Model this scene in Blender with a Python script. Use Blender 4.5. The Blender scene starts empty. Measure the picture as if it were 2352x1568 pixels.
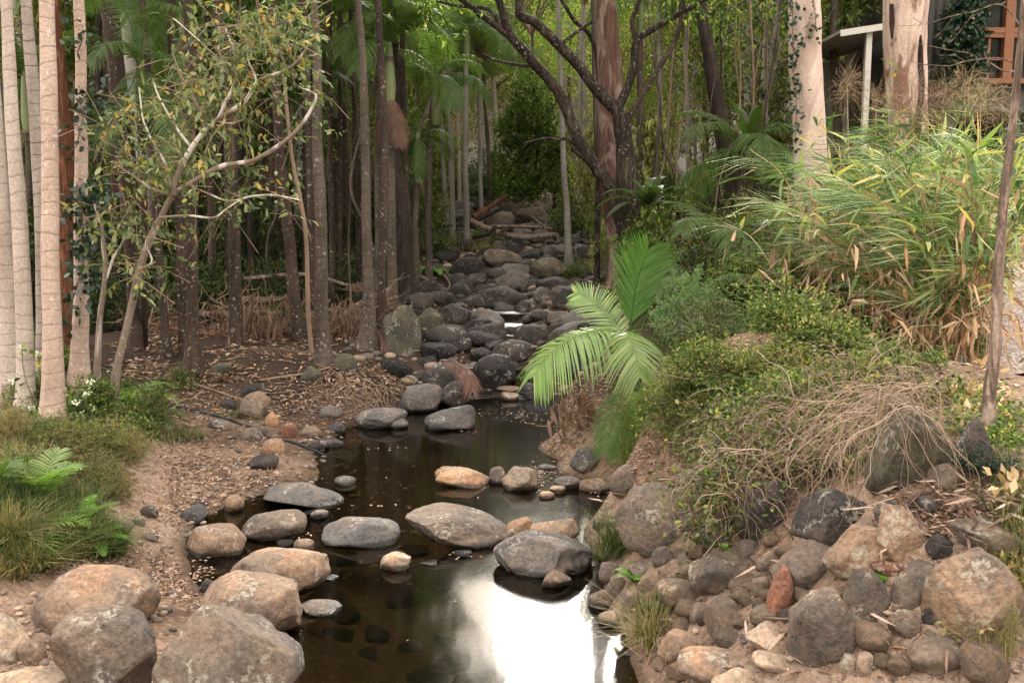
import bpy, math, random
import numpy as np
from mathutils import Vector, Matrix
R = math.radians
SC = bpy.context.scene
COL = SC.collection
# ------------------------------------------------------------------ camera
CAMH, PITCH, FP = 2.6, R(8.0), 2287.0          # height over the pool, tilt, focal length in picture px (2352 wide)
cam_d = bpy.data.cameras.new('camera'); cam_d.lens = 35.0; cam_d.sensor_width = 36.0
cam_d.clip_start = 0.05; cam_d.clip_end = 600
cam = bpy.data.objects.new('camera', cam_d); COL.objects.link(cam)
cam.location = (0, 0, CAMH); cam.rotation_euler = (R(90) - PITCH, 0, 0); SC.camera = cam
# ------------------------------------------------------------------ sky and sun (thin bright overcast, sun ahead of the camera over the creek)
SUN_EL, SUN_AZ = R(24.2), R(3.2)
W = bpy.data.worlds.new("World"); SC.world = W; W.use_nodes = True
wn, wl = W.node_tree.nodes, W.node_tree.links; wn.clear()
sky = wn.new('ShaderNodeTexSky'); sky.sky_type = 'NISHITA'; sky.sun_disc = False
sky.sun_elevation = SUN_EL; sky.sun_rotation = SUN_AZ; sky.dust_density = 3.0
cl = wn.new('ShaderNodeMix'); cl.data_type = 'RGBA'; cl.inputs[0].default_value = 0.8
cl.inputs[7].default_value = (9.2, 8.5, 7.8, 1)            # high white cloud veil
bg = wn.new('ShaderNodeBackground'); bg.inputs[1].default_value = 0.15
wo = wn.new('ShaderNodeOutputWorld')
wl.new(sky.outputs[0], cl.inputs[6]); wl.new(cl.outputs[2], bg.inputs[0]); wl.new(bg.outputs[0], wo.inputs[0])
sun_d = bpy.data.lights.new('sun', 'SUN'); sun_d.energy = 1.9; sun_d.angle = R(6.8); sun_d.color = (1, .93, .82)
sun = bpy.data.objects.new('sun', sun_d); COL.objects.link(sun)
sdir = Vector((math.sin(SUN_AZ) * math.cos(SUN_EL), math.cos(SUN_AZ) * math.cos(SUN_EL), math.sin(SUN_EL)))
sun.rotation_euler = sdir.to_track_quat('Z', 'Y').to_euler()
vs = SC.view_settings; vs.view_transform = 'Standard'; vs.look = 'None'; vs.gamma = 1; vs.exposure = 2.0
SC.cycles.max_bounces = 7; SC.cycles.diffuse_bounces = 2; SC.cycles.glossy_bounces = 3
SC.cycles.transmission_bounces = 3; SC.cycles.transparent_max_bounces = 8
SC.cycles.caustics_reflective = False; SC.cycles.caustics_refractive = False
SC.cycles.sample_clamp_indirect = 4.0

rng = np.random.default_rng(7); random.seed(7)
cp, sp = math.cos(PITCH), math.sin(PITCH)
FWD, UPV = np.array([0, cp, -sp]), np.array([0, sp, cp])
CAMP = np.array([0, 0, CAMH])
def ray(px, py):
    return FWD + np.array([1., 0, 0]) * ((px - 1176) / FP) + UPV * ((784 - py) / FP)
def at(px, py, Y):
    d = ray(px, py); return CAMP + d * (Y / d[1])
def atz(px, py, z):
    d = ray(px, py); return CAMP + d * ((z - CAMH) / d[2])
def proj(P):
    rel = np.atleast_2d(P) - CAMP; d = rel @ FWD
    return np.stack([1176 + FP * rel[:, 0] / d, 784 - FP * (rel @ UPV) / d], 1)
# ------------------------------------------------------------------ noise
def _h(ix, iy, iz):
    n = (ix.astype(np.int64) * 374761393 + iy.astype(np.int64) * 668265263 + iz.astype(np.int64) * 2147483647) & 0xffffffff
    n = ((n ^ (n >> 13)) * 1274126177) & 0xffffffff
    n = (n ^ (n >> 16)) * 2246822519 & 0xffffffff
    return ((n ^ (n >> 13)) & 0xffffff) / float(0xffffff)
def vnoise(P):
    P = np.asarray(P, float); f = np.floor(P); t = P - f; t = t * t * (3 - 2 * t); i = f.astype(np.int64)
    r = 0
    for dx in (0, 1):
        for dy in (0, 1):
            for dz in (0, 1):
                w = (t[:, 0] if dx else 1 - t[:, 0]) * (t[:, 1] if dy else 1 - t[:, 1]) * (t[:, 2] if dz else 1 - t[:, 2])
                r = r + w * _h(i[:, 0] + dx, i[:, 1] + dy, i[:, 2] + dz)
    return r * 2 - 1
def fbm(P, o=3):
    r, a = 0, 1.0; P = np.asarray(P, float)
    for k in range(o):
        r = r + a * vnoise(P * (2 ** k) + 17.3 * k); a *= .5
    return r
# ------------------------------------------------------------------ terrain height field
CT = []
def cz(z, *pts):
    for px, py in pts: CT.append(atz(px, py, z))
def cy(*pts):
    for px, py, Y in pts: CT.append(at(px, py, Y))
def cw(*pts):
    for p in pts: CT.append(np.array(p, float))
cz(-.02, (700, 1560), (700, 1440), (560, 1380), (440, 1330), (455, 1255), (540, 1172), (650, 1160), (760, 1100), (750, 1060), (800, 1020), (850, 970), (930, 945), (1080, 915),
   (1272, 930), (1292, 1000), (1305, 1060), (1395, 1110), (1440, 1180), (1385, 1260), (1370, 1345), (1400, 1410), (1440, 1460), (1510, 1568), (1180, 905))
cz(-.38, (1000, 1500), (1200, 1450), (900, 1400), (1300, 1540), (800, 1500), (1100, 1330))
cz(-.25, (1000, 1130), (1180, 1030), (1200, 1150), (1000, 1040), (870, 1090), (1330, 1180), (640, 1230)); cz(-.16, (560, 1300), (1180, 960))
cz(.07, (500, 1100), (400, 1190), (390, 1290), (420, 1420), (600, 1050)); cz(.13, (420, 1030), (600, 980), (300, 1240), (330, 1400), (100, 1450), (720, 950))
cz(.3, (500, 900), (330, 1080), (180, 1200), (60, 1300), (700, 905)); cz(.5, (440, 850), (560, 850), (160, 1060), (20, 1200), (760, 850)); cz(.42, (830, 820), (880, 860))
cz(.62, (270, 930), (60, 940), (160, 960), (20, 1050)); cz(.2, (930, 890)); cz(.55, (840, 795), (450, 800), (600, 800))
cy((500, 760, 15.2), (650, 740, 16.5), (300, 780, 14.5), (100, 800, 14), (-200, 820, 14), (800, 690, 19), (600, 640, 21), (300, 640, 20), (0, 640, 20), (930, 640, 21), (960, 700, 16.5))
cy((1080, 870, 13.3), (1140, 800, 14.6), (1180, 740, 16.3), (1180, 680, 18.5), (1180, 630, 21), (1200, 580, 25), (1220, 545, 29), (1230, 505, 33), (1240, 465, 37), (1250, 435, 42))
cy((1020, 560, 26), (1000, 500, 30), (1060, 470, 35), (900, 560, 27), (1340, 600, 22), (1360, 540, 28), (1320, 660, 18), (1290, 760, 15.3))
cy((1400, 640, 20), (1420, 540, 24), (1600, 560, 20), (1400, 700, 16), (1450, 800, 12.5))
cz(.25, (1330, 1030), (1420, 1120), (1500, 1230), (1450, 1330), (1520, 1440), (1600, 1540)); cz(.5, (1500, 1120), (1650, 1250), (1750, 1350), (1340, 930), (1700, 1480), (1950, 1560))
cz(.62, (1850, 1400), (2000, 1480), (2250, 1560)); cz(.85, (1950, 1280), (2150, 1350), (2330, 1400), (1450, 1000)); cz(.95, (1650, 1060), (1800, 1080))
cz(1.15, (2050, 1150), (2300, 1180), (1900, 980), (1500, 870)); cz(1.35, (2250, 1020), (2100, 900), (2400, 1050), (1800, 860))
cy((2340, 880, 8.2), (2340, 760, 9.6), (2345, 640, 11.5), (2345, 560, 14), (2100, 700, 11), (1850, 620, 15), (1700, 720, 12.5), (1600, 800, 11), (2080, 560, 15), (2400, 470, 22), (2050, 500, 21), (1750, 480, 24))
cw((0, -6, -.35), (0, 1, -.4), (1, 3.5, -.4), (-1.2, 2.5, -.2), (-2.6, 0, .3), (-4, -6, .9), (-5, 3, .7), (2.4, 3, .3), (3.4, 0, .7), (4, -6, 1), (6, 3, 1.2), (-9, 4, 1.5), (-12, 12, 2), (11, 5, 1.9))
cw((-14, 26, 3.6), (-6, 32, 3.0), (12, 30, 4.2), (22, 22, 3.9), (-26, 36, 8), (28, 40, 10), (-9, 46, 5.6), (9, 46, 6), (0.8, 48, 3.9), (0.8, 60, 6.5), (-30, 70, 20), (0, 85, 18), (30, 70, 20),
   (-60, 20, 13), (60, 20, 13), (-50, -30, 7), (50, -30, 7), (0, -40, 1), (-70, 90, 34), (70, 90, 34), (0, 110, 30), (18, 10, 2.2), (-22, 10, 4))
CT = np.array(CT)
def _tk(d2): return np.where(d2 > 1e-12, .5 * d2 * np.log(np.maximum(d2, 1e-12)), 0)
_n = len(CT)
_A = np.zeros((_n + 3, _n + 3)); _d = ((CT[:, None, :2] - CT[None, :, :2]) ** 2).sum(2)
_A[:_n, :_n] = _tk(_d) + np.eye(_n) * .12; _A[:_n, _n] = 1; _A[:_n, _n + 1:] = CT[:, :2]; _A[_n:, :_n] = _A[:_n, _n:].T
_w = np.linalg.solve(_A, np.concatenate([CT[:, 2], np.zeros(3)]))
def Gs(x, y):
    x = np.atleast_1d(np.asarray(x, float)).ravel(); y = np.atleast_1d(np.asarray(y, float)).ravel()
    out = np.empty(len(x))
    for s in range(0, len(x), 20000):
        xs, ys = x[s:s + 20000], y[s:s + 20000]
        out[s:s + 20000] = _tk((xs[:, None] - CT[None, :, 0]) ** 2 + (ys[:, None] - CT[None, :, 1]) ** 2) @ _w[:_n] + _w[_n] + _w[_n + 1] * xs + _w[_n + 2] * ys
    return out
# the creek above the pool
CK = np.array([[at(px, 0, Y)[0], Y, 0] for px, Y in ((1085, 12.8), (1120, 14.2), (1150, 16.3), (1190, 19), (1195, 22), (1215, 26), (1225, 30), (1240, 35), (1255, 42))])
def ckx(y): return np.interp(y, CK[:, 1], CK[:, 0])
def G(x, y):
    x = np.atleast_1d(np.asarray(x, float)).ravel(); y = np.atleast_1d(np.asarray(y, float)).ravel()
    z = Gs(x, y)
    P = np.stack([x, y, 0 * x], 1)
    amp = np.clip((z + .1) / .5, .1, 1)
    z = z + amp * (.05 * fbm(P * 1.3, 3)) + .012 * vnoise(P * 9) + np.clip((np.hypot(x, y - 8) - 22) / 30, 0, 1) * fbm(P * .15, 3) * 1.2
    ck = np.clip(1 - np.abs(x - ckx(y)) / 1.5, 0, 1) * ((y > 12.6) & (y < 44))
    return z - .14 * ck
def G1(x, y): return float(G(x, y)[0])
_ts = np.concatenate([np.linspace(2.5, 16, 260), np.geomspace(16.1, 90, 220)])
def hit(px, py):
    d = ray(px, py); d = d / d[1]
    P = CAMP + _ts[:, None] * d
    g = G(P[:, 0], P[:, 1]); b = np.nonzero(P[:, 2] < np.maximum(g, -.0))[0]
    if len(b) == 0: return P[-1]
    return P[b[0]]
# ------------------------------------------------------------------ mesh helpers
class MB:
    def __init__(s): s.V, s.F, s.n = [], [], 0
    def add(s, V, F):
        V = np.asarray(V, float); F = np.asarray(F, np.int64)
        s.V.append(V); s.F.append(F + s.n); s.n += len(V); return s
    def mesh(s, name, smooth=True):
        V = np.concatenate(s.V); me = bpy.data.meshes.new(name)
        me.vertices.add(len(V)); me.vertices.foreach_set('co', V.astype(np.float32).ravel())
        cnt = np.concatenate([np.full(len(f), f.shape[1]) for f in s.F]); lp = np.concatenate([f.ravel() for f in s.F])
        me.loops.add(len(lp)); me.loops.foreach_set('vertex_index', lp.astype(np.int32))
        me.polygons.add(len(cnt)); me.polygons.foreach_set('loop_start', np.concatenate([[0], np.cumsum(cnt)[:-1]]).astype(np.int32))
        me.polygons.foreach_set('use_smooth', np.full(len(cnt), smooth)); me.update(calc_edges=True); return me
    def build(s, name, mat, parent=None, smooth=True):
        return link(name, s.mesh(name, smooth), mat, parent)
def link(name, me, mat, parent=None):
    o = bpy.data.objects.new(name, me); COL.objects.link(o)
    if mat and not me.materials: me.materials.append(mat)
    o.parent = parent; return o
def tag(o, label=None, cat=None, group=None, kind=None):
    if label: o['label'] = label
    if cat: o['category'] = cat
    if group: o['group'] = group
    if kind: o['kind'] = kind
    return o
def thing(name, label, cat, loc=(0, 0, 0), group=None):
    o = bpy.data.objects.new(name, None); COL.objects.link(o); o.location = [float(v) for v in loc]; o.empty_display_size = .1
    return tag(o, label, cat, group)
def copy_tree(o, parent=None):
    c = o.copy(); COL.objects.link(c); c.parent = parent
    for ch in list(o.children): copy_tree(ch, c)
    return c
def unit(v):
    v = np.asarray(v, float); return v / np.maximum(np.linalg.norm(v, axis=-1, keepdims=True), 1e-9)
def tube(P, r, k=6, cap=True):
    P = np.asarray(P, float); n = len(P); r = np.broadcast_to(np.asarray(r, float), (n,))
    T = unit(np.gradient(P, axis=0)); ref = np.array([0, 0, 1.]) if abs(T[0, 2]) < .9 else np.array([1., 0, 0])
    N = np.empty_like(P); v = ref
    for i in range(n):
        v = v - T[i] * (v @ T[i]); l = np.linalg.norm(v); v = v / l if l > 1e-6 else unit(np.cross(T[i], [0, 1, .1])); N[i] = v
    B = np.cross(T, N); a = np.arange(k) * 2 * math.pi / k
    V = P[:, None] + r[:, None, None] * (np.cos(a)[None, :, None] * N[:, None] + np.sin(a)[None, :, None] * B[:, None])
    i = np.arange(n - 1)[:, None] * k; j = np.arange(k)[None]; j2 = (j + 1) % k
    F = np.stack([i + j, i + j2, i + k + j2, i + k + j], -1).reshape(-1, 4)
    return V.reshape(-1, 3), F
def smooth_path(P, m=6):
    P = np.asarray(P, float); n = len(P)
    if n < 3: 
        t = np.linspace(0, 1, m + 1)[:, None]; return P[0] * (1 - t) + P[-1] * t
    Q = np.concatenate([[2 * P[0] - P[1]], P, [2 * P[-1] - P[-2]]]); out = []
    for i in range(n - 1):
        a, b, c, d = Q[i:i + 4]
        for t in np.arange(m) / m:
            out.append(.5 * ((2 * b) + (c - a) * t + (2 * a - 5 * b + 4 * c - d) * t * t + (3 * b - a - 3 * c + d) * t ** 3))
    out.append(P[-1]); return np.array(out)
def box(mb, c, s, rz=0, M=None):
    x, y, z = np.array(s) / 2.; V = np.array([[a * x, b * y, e * z] for a in (-1, 1) for b in (-1, 1) for e in (-1, 1)], float)
    if M is not None: V = V @ np.array(M).T
    ca, sa = math.cos(rz), math.sin(rz); V = V @ np.array([[ca, sa, 0], [-sa, ca, 0], [0, 0, 1]])
    return mb.add(V + np.array(c, float), [[0, 1, 3, 2], [4, 6, 7, 5], [0, 4, 5, 1], [2, 3, 7, 6], [0, 2, 6, 4], [1, 5, 7, 3]])
def leaves(mb, P, D, L, Wd, k=6, droop=.15, tilt=.5):
    """leaf blades: base P, direction D, length L, width Wd; k = 4 rhombus, 6 oval"""
    n = len(P); D = unit(D); L = np.broadcast_to(L, (n,))[:, None]; Wd = np.broadcast_to(Wd, (n,))[:, None] / 2
    up = unit(np.array([0, 0, 1.]) + rng.normal(0, tilt, (n, 3))); S = unit(np.cross(D, up)); N = np.cross(S, D)
    if k == 4:
        V = np.stack([P, P + D * L * .45 + S * Wd + N * L * .05, P + D * L - N * L * droop, P + D * L * .45 - S * Wd + N * L * .05], 1)
    else:
        c = N * L
        V = np.stack([P, P + D * L * .28 + S * Wd * .9 + c * .05, P + D * L * .66 + S * Wd * .8 - c * droop * .4, P + D * L - c * droop,
                      P + D * L * .66 - S * Wd * .8 - c * droop * .4, P + D * L * .28 - S * Wd * .9 + c * .05], 1)
    return mb.add(V.reshape(-1, 3), np.arange(n * k).reshape(n, k))
# ------------------------------------------------------------------ materials
def mat(name):
    m = bpy.data.materials.new(name); m.use_nodes = True; nt = m.node_tree; nt.nodes.clear()
    return m, nt.nodes, nt.links
class NT:
    def __init__(s, name): s.m, s.N, s.L = mat(name)
    def n(s, t, **kw):
        nd = s.N.new(t)
        for k, v in kw.items(): setattr(nd, k, v)
        return nd
    def set(s, sock, v):
        if hasattr(v, 'is_output') or isinstance(v, bpy.types.NodeSocket): s.L.new(v, sock)
        else: sock.default_value = v if not isinstance(v, tuple) or len(v) != 3 or sock.type == 'VECTOR' else (*v, 1)
    def noise(s, vec, scale, detail=4, rough=.55, dist=0):
        t = s.n('ShaderNodeTexNoise'); s.L.new(vec, t.inputs['Vector']); t.inputs['Scale'].default_value = scale
        t.inputs['Detail'].default_value = detail; t.inputs['Roughness'].default_value = rough; t.inputs['Distortion'].default_value = dist; return t.outputs[0]
    def ramp(s, fac, stops, interp='LINEAR'):
        r = s.n('ShaderNodeValToRGB'); s.L.new(fac, r.inputs[0]); e = r.color_ramp.elements; r.color_ramp.interpolation = interp
        while len(e) < len(stops): e.new(.5)
        for q, (p, c) in zip(e, stops): q.position = p; q.color = (*c, 1) if isinstance(c, tuple) else (c, c, c, 1)
        return r.outputs[0]
    def mix(s, f, a, b, mode='MIX'):
        x = s.n('ShaderNodeMix', data_type='RGBA', blend_type=mode); s.set(x.inputs[0], f); s.set(x.inputs[6], a); s.set(x.inputs[7], b); return x.outputs[2]
    def math(s, op, a, b=0.0, c=None):
        x = s.n('ShaderNodeMath', operation=op); s.set(x.inputs[0], a); s.set(x.inputs[1], b)
        if c is not None: s.set(x.inputs[2], c)
        return x.outputs[0]
    def obj(s): return s.n('ShaderNodeTexCoord').outputs['Object']
    def map(s, vec, scale=(1, 1, 1)):
        m = s.n('ShaderNodeMapping'); s.L.new(vec, m.inputs[0]); m.inputs['Scale'].default_value = scale; return m.outputs[0]
    def bump(s, h, strength=.5, dist=.02, nrm=None):
        b = s.n('ShaderNodeBump'); s.L.new(h, b.inputs['Height']); b.inputs['Strength'].default_value = strength; b.inputs['Distance'].default_value = dist
        if nrm: s.L.new(nrm, b.inputs['Normal'])
        return b.outputs[0]
    def out(s, col, rough=.8, nrm=None, spec=.3, surf=None, disp=None):
        o = s.n('ShaderNodeOutputMaterial')
        if surf is None:
            p = s.n('ShaderNodeBsdfPrincipled'); s.set(p.inputs['Base Color'], col); s.set(p.inputs['Roughness'], rough); p.inputs['Specular IOR Level'].default_value = spec
            if nrm: s.L.new(nrm, p.inputs['Normal'])
            surf = p.outputs[0]; s.p = p
        s.L.new(surf, o.inputs[0]); return s.m
def M_leaf(name, stops, trans=.35, rough=.5, spec=.35, interp='LINEAR', tint=(1.5, 1.7, .75)):
    t = NT(name); g = t.n('ShaderNodeNewGeometry'); oi = t.n('ShaderNodeObjectInfo')
    c = t.ramp(g.outputs['Random Per Island'], stops, interp)
    hs = t.n('ShaderNodeHueSaturation'); t.L.new(c, hs.inputs['Color'])
    t.L.new(t.math('MULTIPLY_ADD', oi.outputs['Random'], .03, .485), hs.inputs['Hue']); t.L.new(t.math('MULTIPLY_ADD', oi.outputs['Random'], .5, .75), hs.inputs['Value'])
    c = hs.outputs[0]
    p = t.n('ShaderNodeBsdfPrincipled'); t.L.new(c, p.inputs['Base Color']); p.inputs['Roughness'].default_value = rough; p.inputs['Specular IOR Level'].default_value = spec
    tr = t.n('ShaderNodeBsdfTranslucent'); c2 = t.mix(1.0, c, tint, 'MULTIPLY'); t.L.new(c2, tr.inputs[0])
    mx = t.n('ShaderNodeMixShader'); mx.inputs[0].default_value = trans; t.L.new(p.outputs[0], mx.inputs[1]); t.L.new(tr.outputs[0], mx.inputs[2])
    return t.out(None, surf=mx.outputs[0])
def M_rock():
    t = NT('rock'); v = t.obj(); oi = t.n('ShaderNodeObjectInfo'); g = t.n('ShaderNodeNewGeometry')
    off = t.n('ShaderNodeVectorMath', operation='ADD'); t.L.new(v, off.inputs[0])
    cmb = t.n('ShaderNodeCombineXYZ'); t.L.new(t.math('MULTIPLY', oi.outputs['Random'], 40.), cmb.inputs[0]); t.L.new(cmb.outputs[0], off.inputs[1]); v = off.outputs[0]
    base = oi.outputs['Color']
    big = t.ramp(t.noise(v, 2.6, 5, .6, .6), [(.36, .0), (.64, 1.)])
    c = t.mix(big, t.mix(1.0, base, (.58, .60, .64), 'MULTIPLY'), t.mix(1.0, base, (1.25, 1.12, .98), 'MULTIPLY'))
    warm = t.ramp(t.noise(v, 3.7, 4, .6, 1.2), [(.55, 0.), (.72, .45)])
    c = t.mix(warm, c, t.mix(1.0, base, (1.45, 1.0, .68), 'MULTIPLY'))
    fine = t.ramp(t.noise(v, 34, 6, .7), [(.3, .5), (.7, 1.4)]); c = t.mix(1.0, c, fine, 'MULTIPLY')
    speck = t.ramp(t.noise(v, 90, 3, .6), [(.62, 0.), (.72, .45)]); c = t.mix(speck, c, (.42, .36, .30))
    # crusty lichen patches
    li = t.math('MULTIPLY', t.ramp(t.noise(v, 6, 3, .5, .5), [(.56, 0.), (.64, 1.)]), t.ramp(t.noise(v, 34, 4, .7), [(.49, 0.), (.56, 1.)]))
    c = t.mix(t.math('MULTIPLY', li, .7), c, (.40, .38, .31))
    cr = t.n('ShaderNodeTexVoronoi', feature='DISTANCE_TO_EDGE'); nv = t.n('ShaderNodeVectorMath', operation='ADD'); t.L.new(v, nv.inputs[0])
    ns = t.n('ShaderNodeTexNoise'); t.L.new(v, ns.inputs['Vector']); ns.inputs['Scale'].default_value = 3; ns.inputs['Detail'].default_value = 5
    t.L.new(ns.outputs['Color'], nv.inputs[1]); t.L.new(nv.outputs[0], cr.inputs['Vector']); cr.inputs['Scale'].default_value = 1.7
    crk = t.ramp(cr.outputs['Distance'], [(0., 0.), (.012, 1.)]); c = t.mix(1.0, c, t.mix(crk, (.86, .85, .84), (1, 1, 1)), 'MULTIPLY')
    sx = t.n('ShaderNodeSeparateXYZ'); t.L.new(g.outputs['Position'], sx.inputs[0])
    wob = t.math('MULTIPLY_ADD', t.noise(g.outputs['Position'], 9, 3), .05, .0)
    wet = t.ramp(t.math('SUBTRACT', sx.outputs[2], wob), [(.0, 1.), (.025, 0.)])            # the damp band where the pool laps the stone
    sp_ = t.n('ShaderNodeSeparateXYZ'); t.L.new(g.outputs['Position'], sp_.inputs[0])
    c = t.mix(t.math('MULTIPLY', wet, .8), c, (.012, .010, .008))
    h = t.math('ADD', t.noise(v, 22, 7, .68), t.math('MULTIPLY', t.noise(v, 6, 5, .6), 1.3)); h = t.math('ADD', h, t.math('MULTIPLY', crk, .12))
    return t.out(c, t.math('SUBTRACT', .82, t.math('MULTIPLY', wet, .45)), t.bump(h, .9, .026), .28)
def M_ground():
    t = NT('ground'); v = t.n('ShaderNodeNewGeometry').outputs['Position']
    a = t.ramp(t.noise(v, .8, 5, .6), [(.33, (.11, .070, .050)), (.48, (.25, .17, .122)), (.62, (.37, .27, .205))])
    b = t.ramp(t.noise(v, 26, 6, .7), [(.3, .45), (.7, 1.35)]); c = t.mix(1.0, a, b, 'MULTIPLY')
    vo = t.n('ShaderNodeTexVoronoi'); t.L.new(v, vo.inputs['Vector']); vo.inputs['Scale'].default_value = 30
    fl = t.math('GREATER_THAN', t.noise(v, 15, 3), .52)
    sp2 = t.n('ShaderNodeSeparateXYZ'); t.L.new(vo.outputs['Color'], sp2.inputs[0])
    lc = t.ramp(sp2.outputs[0], [(0., (.10, .05, .03)), (.5, (.27, .16, .10)), (1., (.42, .28, .19))])
    c = t.mix(t.math('MULTIPLY', fl, .6), c, lc)
    s = t.n('ShaderNodeSeparateXYZ'); t.L.new(v, s.inputs[0])
    wet = t.ramp(s.outputs[2], [(.0, 1.), (.05, 0.)]); c = t.mix(t.math('MULTIPLY', wet, .75), c, (.035, .025, .014))
    dark = t.ramp(t.math('ADD', t.math('MULTIPLY', s.outputs[1], .01), t.math('MULTIPLY', t.noise(v, .5, 3), .05)), [(.118, 0.), (.150, 1.)])   # forest shade put into the ground colour, darker with distance
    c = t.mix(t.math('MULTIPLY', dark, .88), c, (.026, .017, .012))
    h = t.math('ADD', t.noise(v, 30, 6, .7), t.math('MULTIPLY', vo.outputs['Distance'], .7))
    return t.out(c, .92, t.bump(h, .8, .03), .15)
def M_water():
    t = NT('creek_water'); v = t.n('ShaderNodeNewGeometry').outputs['Position']
    n1 = t.noise(t.map(v, (1, .45, 1)), 5, 3, .5)
    nb = t.bump(n1, .05, .02)
    fr = t.n('ShaderNodeFresnel'); fr.inputs[0].default_value = 1.36; t.L.new(nb, fr.inputs['Normal'])
    gl = t.n('ShaderNodeBsdfGlossy'); gl.inputs['Roughness'].default_value = .07; t.L.new(nb, gl.inputs['Normal'])
    tr = t.n('ShaderNodeBsdfTransparent'); tr.inputs[0].default_value = (.48, .43, .30, 1)
    mx = t.n('ShaderNodeMixShader'); t.L.new(fr.outputs[0], mx.inputs[0]); t.L.new(tr.outputs[0], mx.inputs[1]); t.L.new(gl.outputs[0], mx.inputs[2])
    return t.out(None, surf=mx.outputs[0])
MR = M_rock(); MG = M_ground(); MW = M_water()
# ------------------------------------------------------------------ ground sheet
def warp(n, a, lo, hi, c):
    ulo, uhi = np.arcsinh((lo - c) / a), np.arcsinh((hi - c) / a); return c + a * np.sinh(np.linspace(ulo, uhi, n))
gx = warp(400, 7.0, -90, 90, 0); gy = warp(430, 9.0, -45, 125, 7.5)
X, Y = np.meshgrid(gx, gy); Z = G(X, Y).reshape(X.shape)
i = np.arange(len(gy) - 1)[:, None] * len(gx) + np.arange(len(gx) - 1)[None]
mb = MB(); mb.add(np.stack([X, Y, Z], -1).reshape(-1, 3), np.stack([i, i + 1, i + len(gx) + 1, i + len(gx)], -1).reshape(-1, 4))
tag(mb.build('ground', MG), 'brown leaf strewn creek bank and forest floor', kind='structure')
# pool
def sheet(x0, x1, y0, y1, z, nx, ny):
    xx, yy = np.meshgrid(np.linspace(x0, x1, nx), np.linspace(y0, y1, ny)); i = np.arange(ny - 1)[:, None] * nx + np.arange(nx - 1)[None]
    return np.stack([xx, yy, xx * 0 + z], -1).reshape(-1, 3), np.stack([i, i + 1, i + nx + 1, i + nx], -1).reshape(-1, 4)
mb = MB(); mb.add(*sheet(-4, 4, -12, 13.1, 0, 9, 26)); tag(mb.build('water', MW), 'dark still pool of the creek', kind='structure')
# stepped runs of water between the stones upstream
mb = MB(); yy = 13.0; 
while yy < 42:
    ln = .55 + .5 * rng.random(); z = float(Gs(ckx(yy + ln * .4), yy + ln * .4)[0]) - .10
    xs = np.linspace(-.6, .6, 7); rows = []
    ed = 1 + .25 * rng.random()
    for u, dz in ((-.1, -.14), (-.02, -.03), (.05, 0), (.5, 0), (1.02, 0)):
        y_ = yy + u * ln; rows.append(np.stack([ckx(y_) + xs * ed, np.full(7, y_) + .12 * np.sin(xs * 5 + yy), np.full(7, z + dz)], 1))
    V = np.concatenate(rows); i = np.arange(4)[:, None] * 7 + np.arange(6)[None]
    mb.add(V, np.stack([i, i + 1, i + 8, i + 7], -1).reshape(-1, 4)); yy += ln
t = NT('running_water'); v = t.n('ShaderNodeNewGeometry').outputs['Position']
foam = t.ramp(t.noise(t.map(v, (3, 1.2, 6)), 2.2, 4, .6, .6), [(.6, 0.), (.78, .3)])
fr = t.n('ShaderNodeFresnel'); fr.inputs[0].default_value = 1.14
gl = t.n('ShaderNodeBsdfGlossy'); gl.inputs['Roughness'].default_value = .38; df = t.n('ShaderNodeBsdfDiffuse'); df.inputs[0].default_value = (.55, .53, .5, 1)
tr = t.n('ShaderNodeBsdfTransparent'); tr.inputs[0].default_value = (.35, .3, .22, 1)
m1 = t.n('ShaderNodeMixShader'); t.L.new(fr.outputs[0], m1.inputs[0]); t.L.new(tr.outputs[0], m1.inputs[1]); t.L.new(gl.outputs[0], m1.inputs[2])
m2 = t.n('ShaderNodeMixShader'); t.L.new(foam, m2.inputs[0]); t.L.new(m1.outputs[0], m2.inputs[1]); t.L.new(df.outputs[0], m2.inputs[2])
MRW = t.out(None, surf=m2.outputs[0])
tag(mb.build('water', MRW), 'thin runs of water slipping between the stones upstream', kind='structure')
# ------------------------------------------------------------------ rocks
def ico(sub):
    import bmesh
    bm = bmesh.new(); bmesh.ops.create_icosphere(bm, subdivisions=sub, radius=1)
    V = np.array([v.co[:] for v in bm.verts]); F = np.array([[v.index for v in f.verts] for f in bm.faces]); bm.free(); return V, F
ICO = {k: ico(k) for k in (2, 3, 4, 5)}
def rock_shape(seed, sub, facet=.4, rough=1.):
    r = np.random.default_rng(seed); V0, F = ICO[sub]; V = V0.copy(); s = seed * 3.71 % 97
    V = V * (1 + .16 * fbm(V0 * .9 + s, 2))[:, None]
    p = .9 - .12 * facet; V = np.sign(V) * np.abs(V) ** p
    for k in range(int(5 + 12 * facet)):
        n = unit(r.normal(0, 1, 3)); d = (.88 - (.08 + .3 * facet) * r.random()); q = V @ n - d
        V = V - n[None] * (np.maximum(q, 0) * (.7 + .3 * min(1, facet * 1.6)))[:, None]
    nn = unit(V); V = V + nn * ((.05 * fbm(V0 * 2.4 + s, 3) + .014 * fbm(V0 * 8 + s, 3)) * rough)[:, None]
    lo, hi = V.min(0), V.max(0); return (V - (lo + hi) / 2) / ((hi - lo) / 2), F
TONE = dict(T=(.285, .205, .15), G=(.17, .137, .113), D=(.064, .056, .054), K=(.030, .028, .030), P=(.42, .33, .25), O=(.38, .245, .155), B=(.165, .15, .142), R=(.25, .125, .088), M=(.105, .10, .075), V=(.12, .112, .112))
ROCKS = []      # (x, y, rx, ry, topz) for scattering around them
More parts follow.
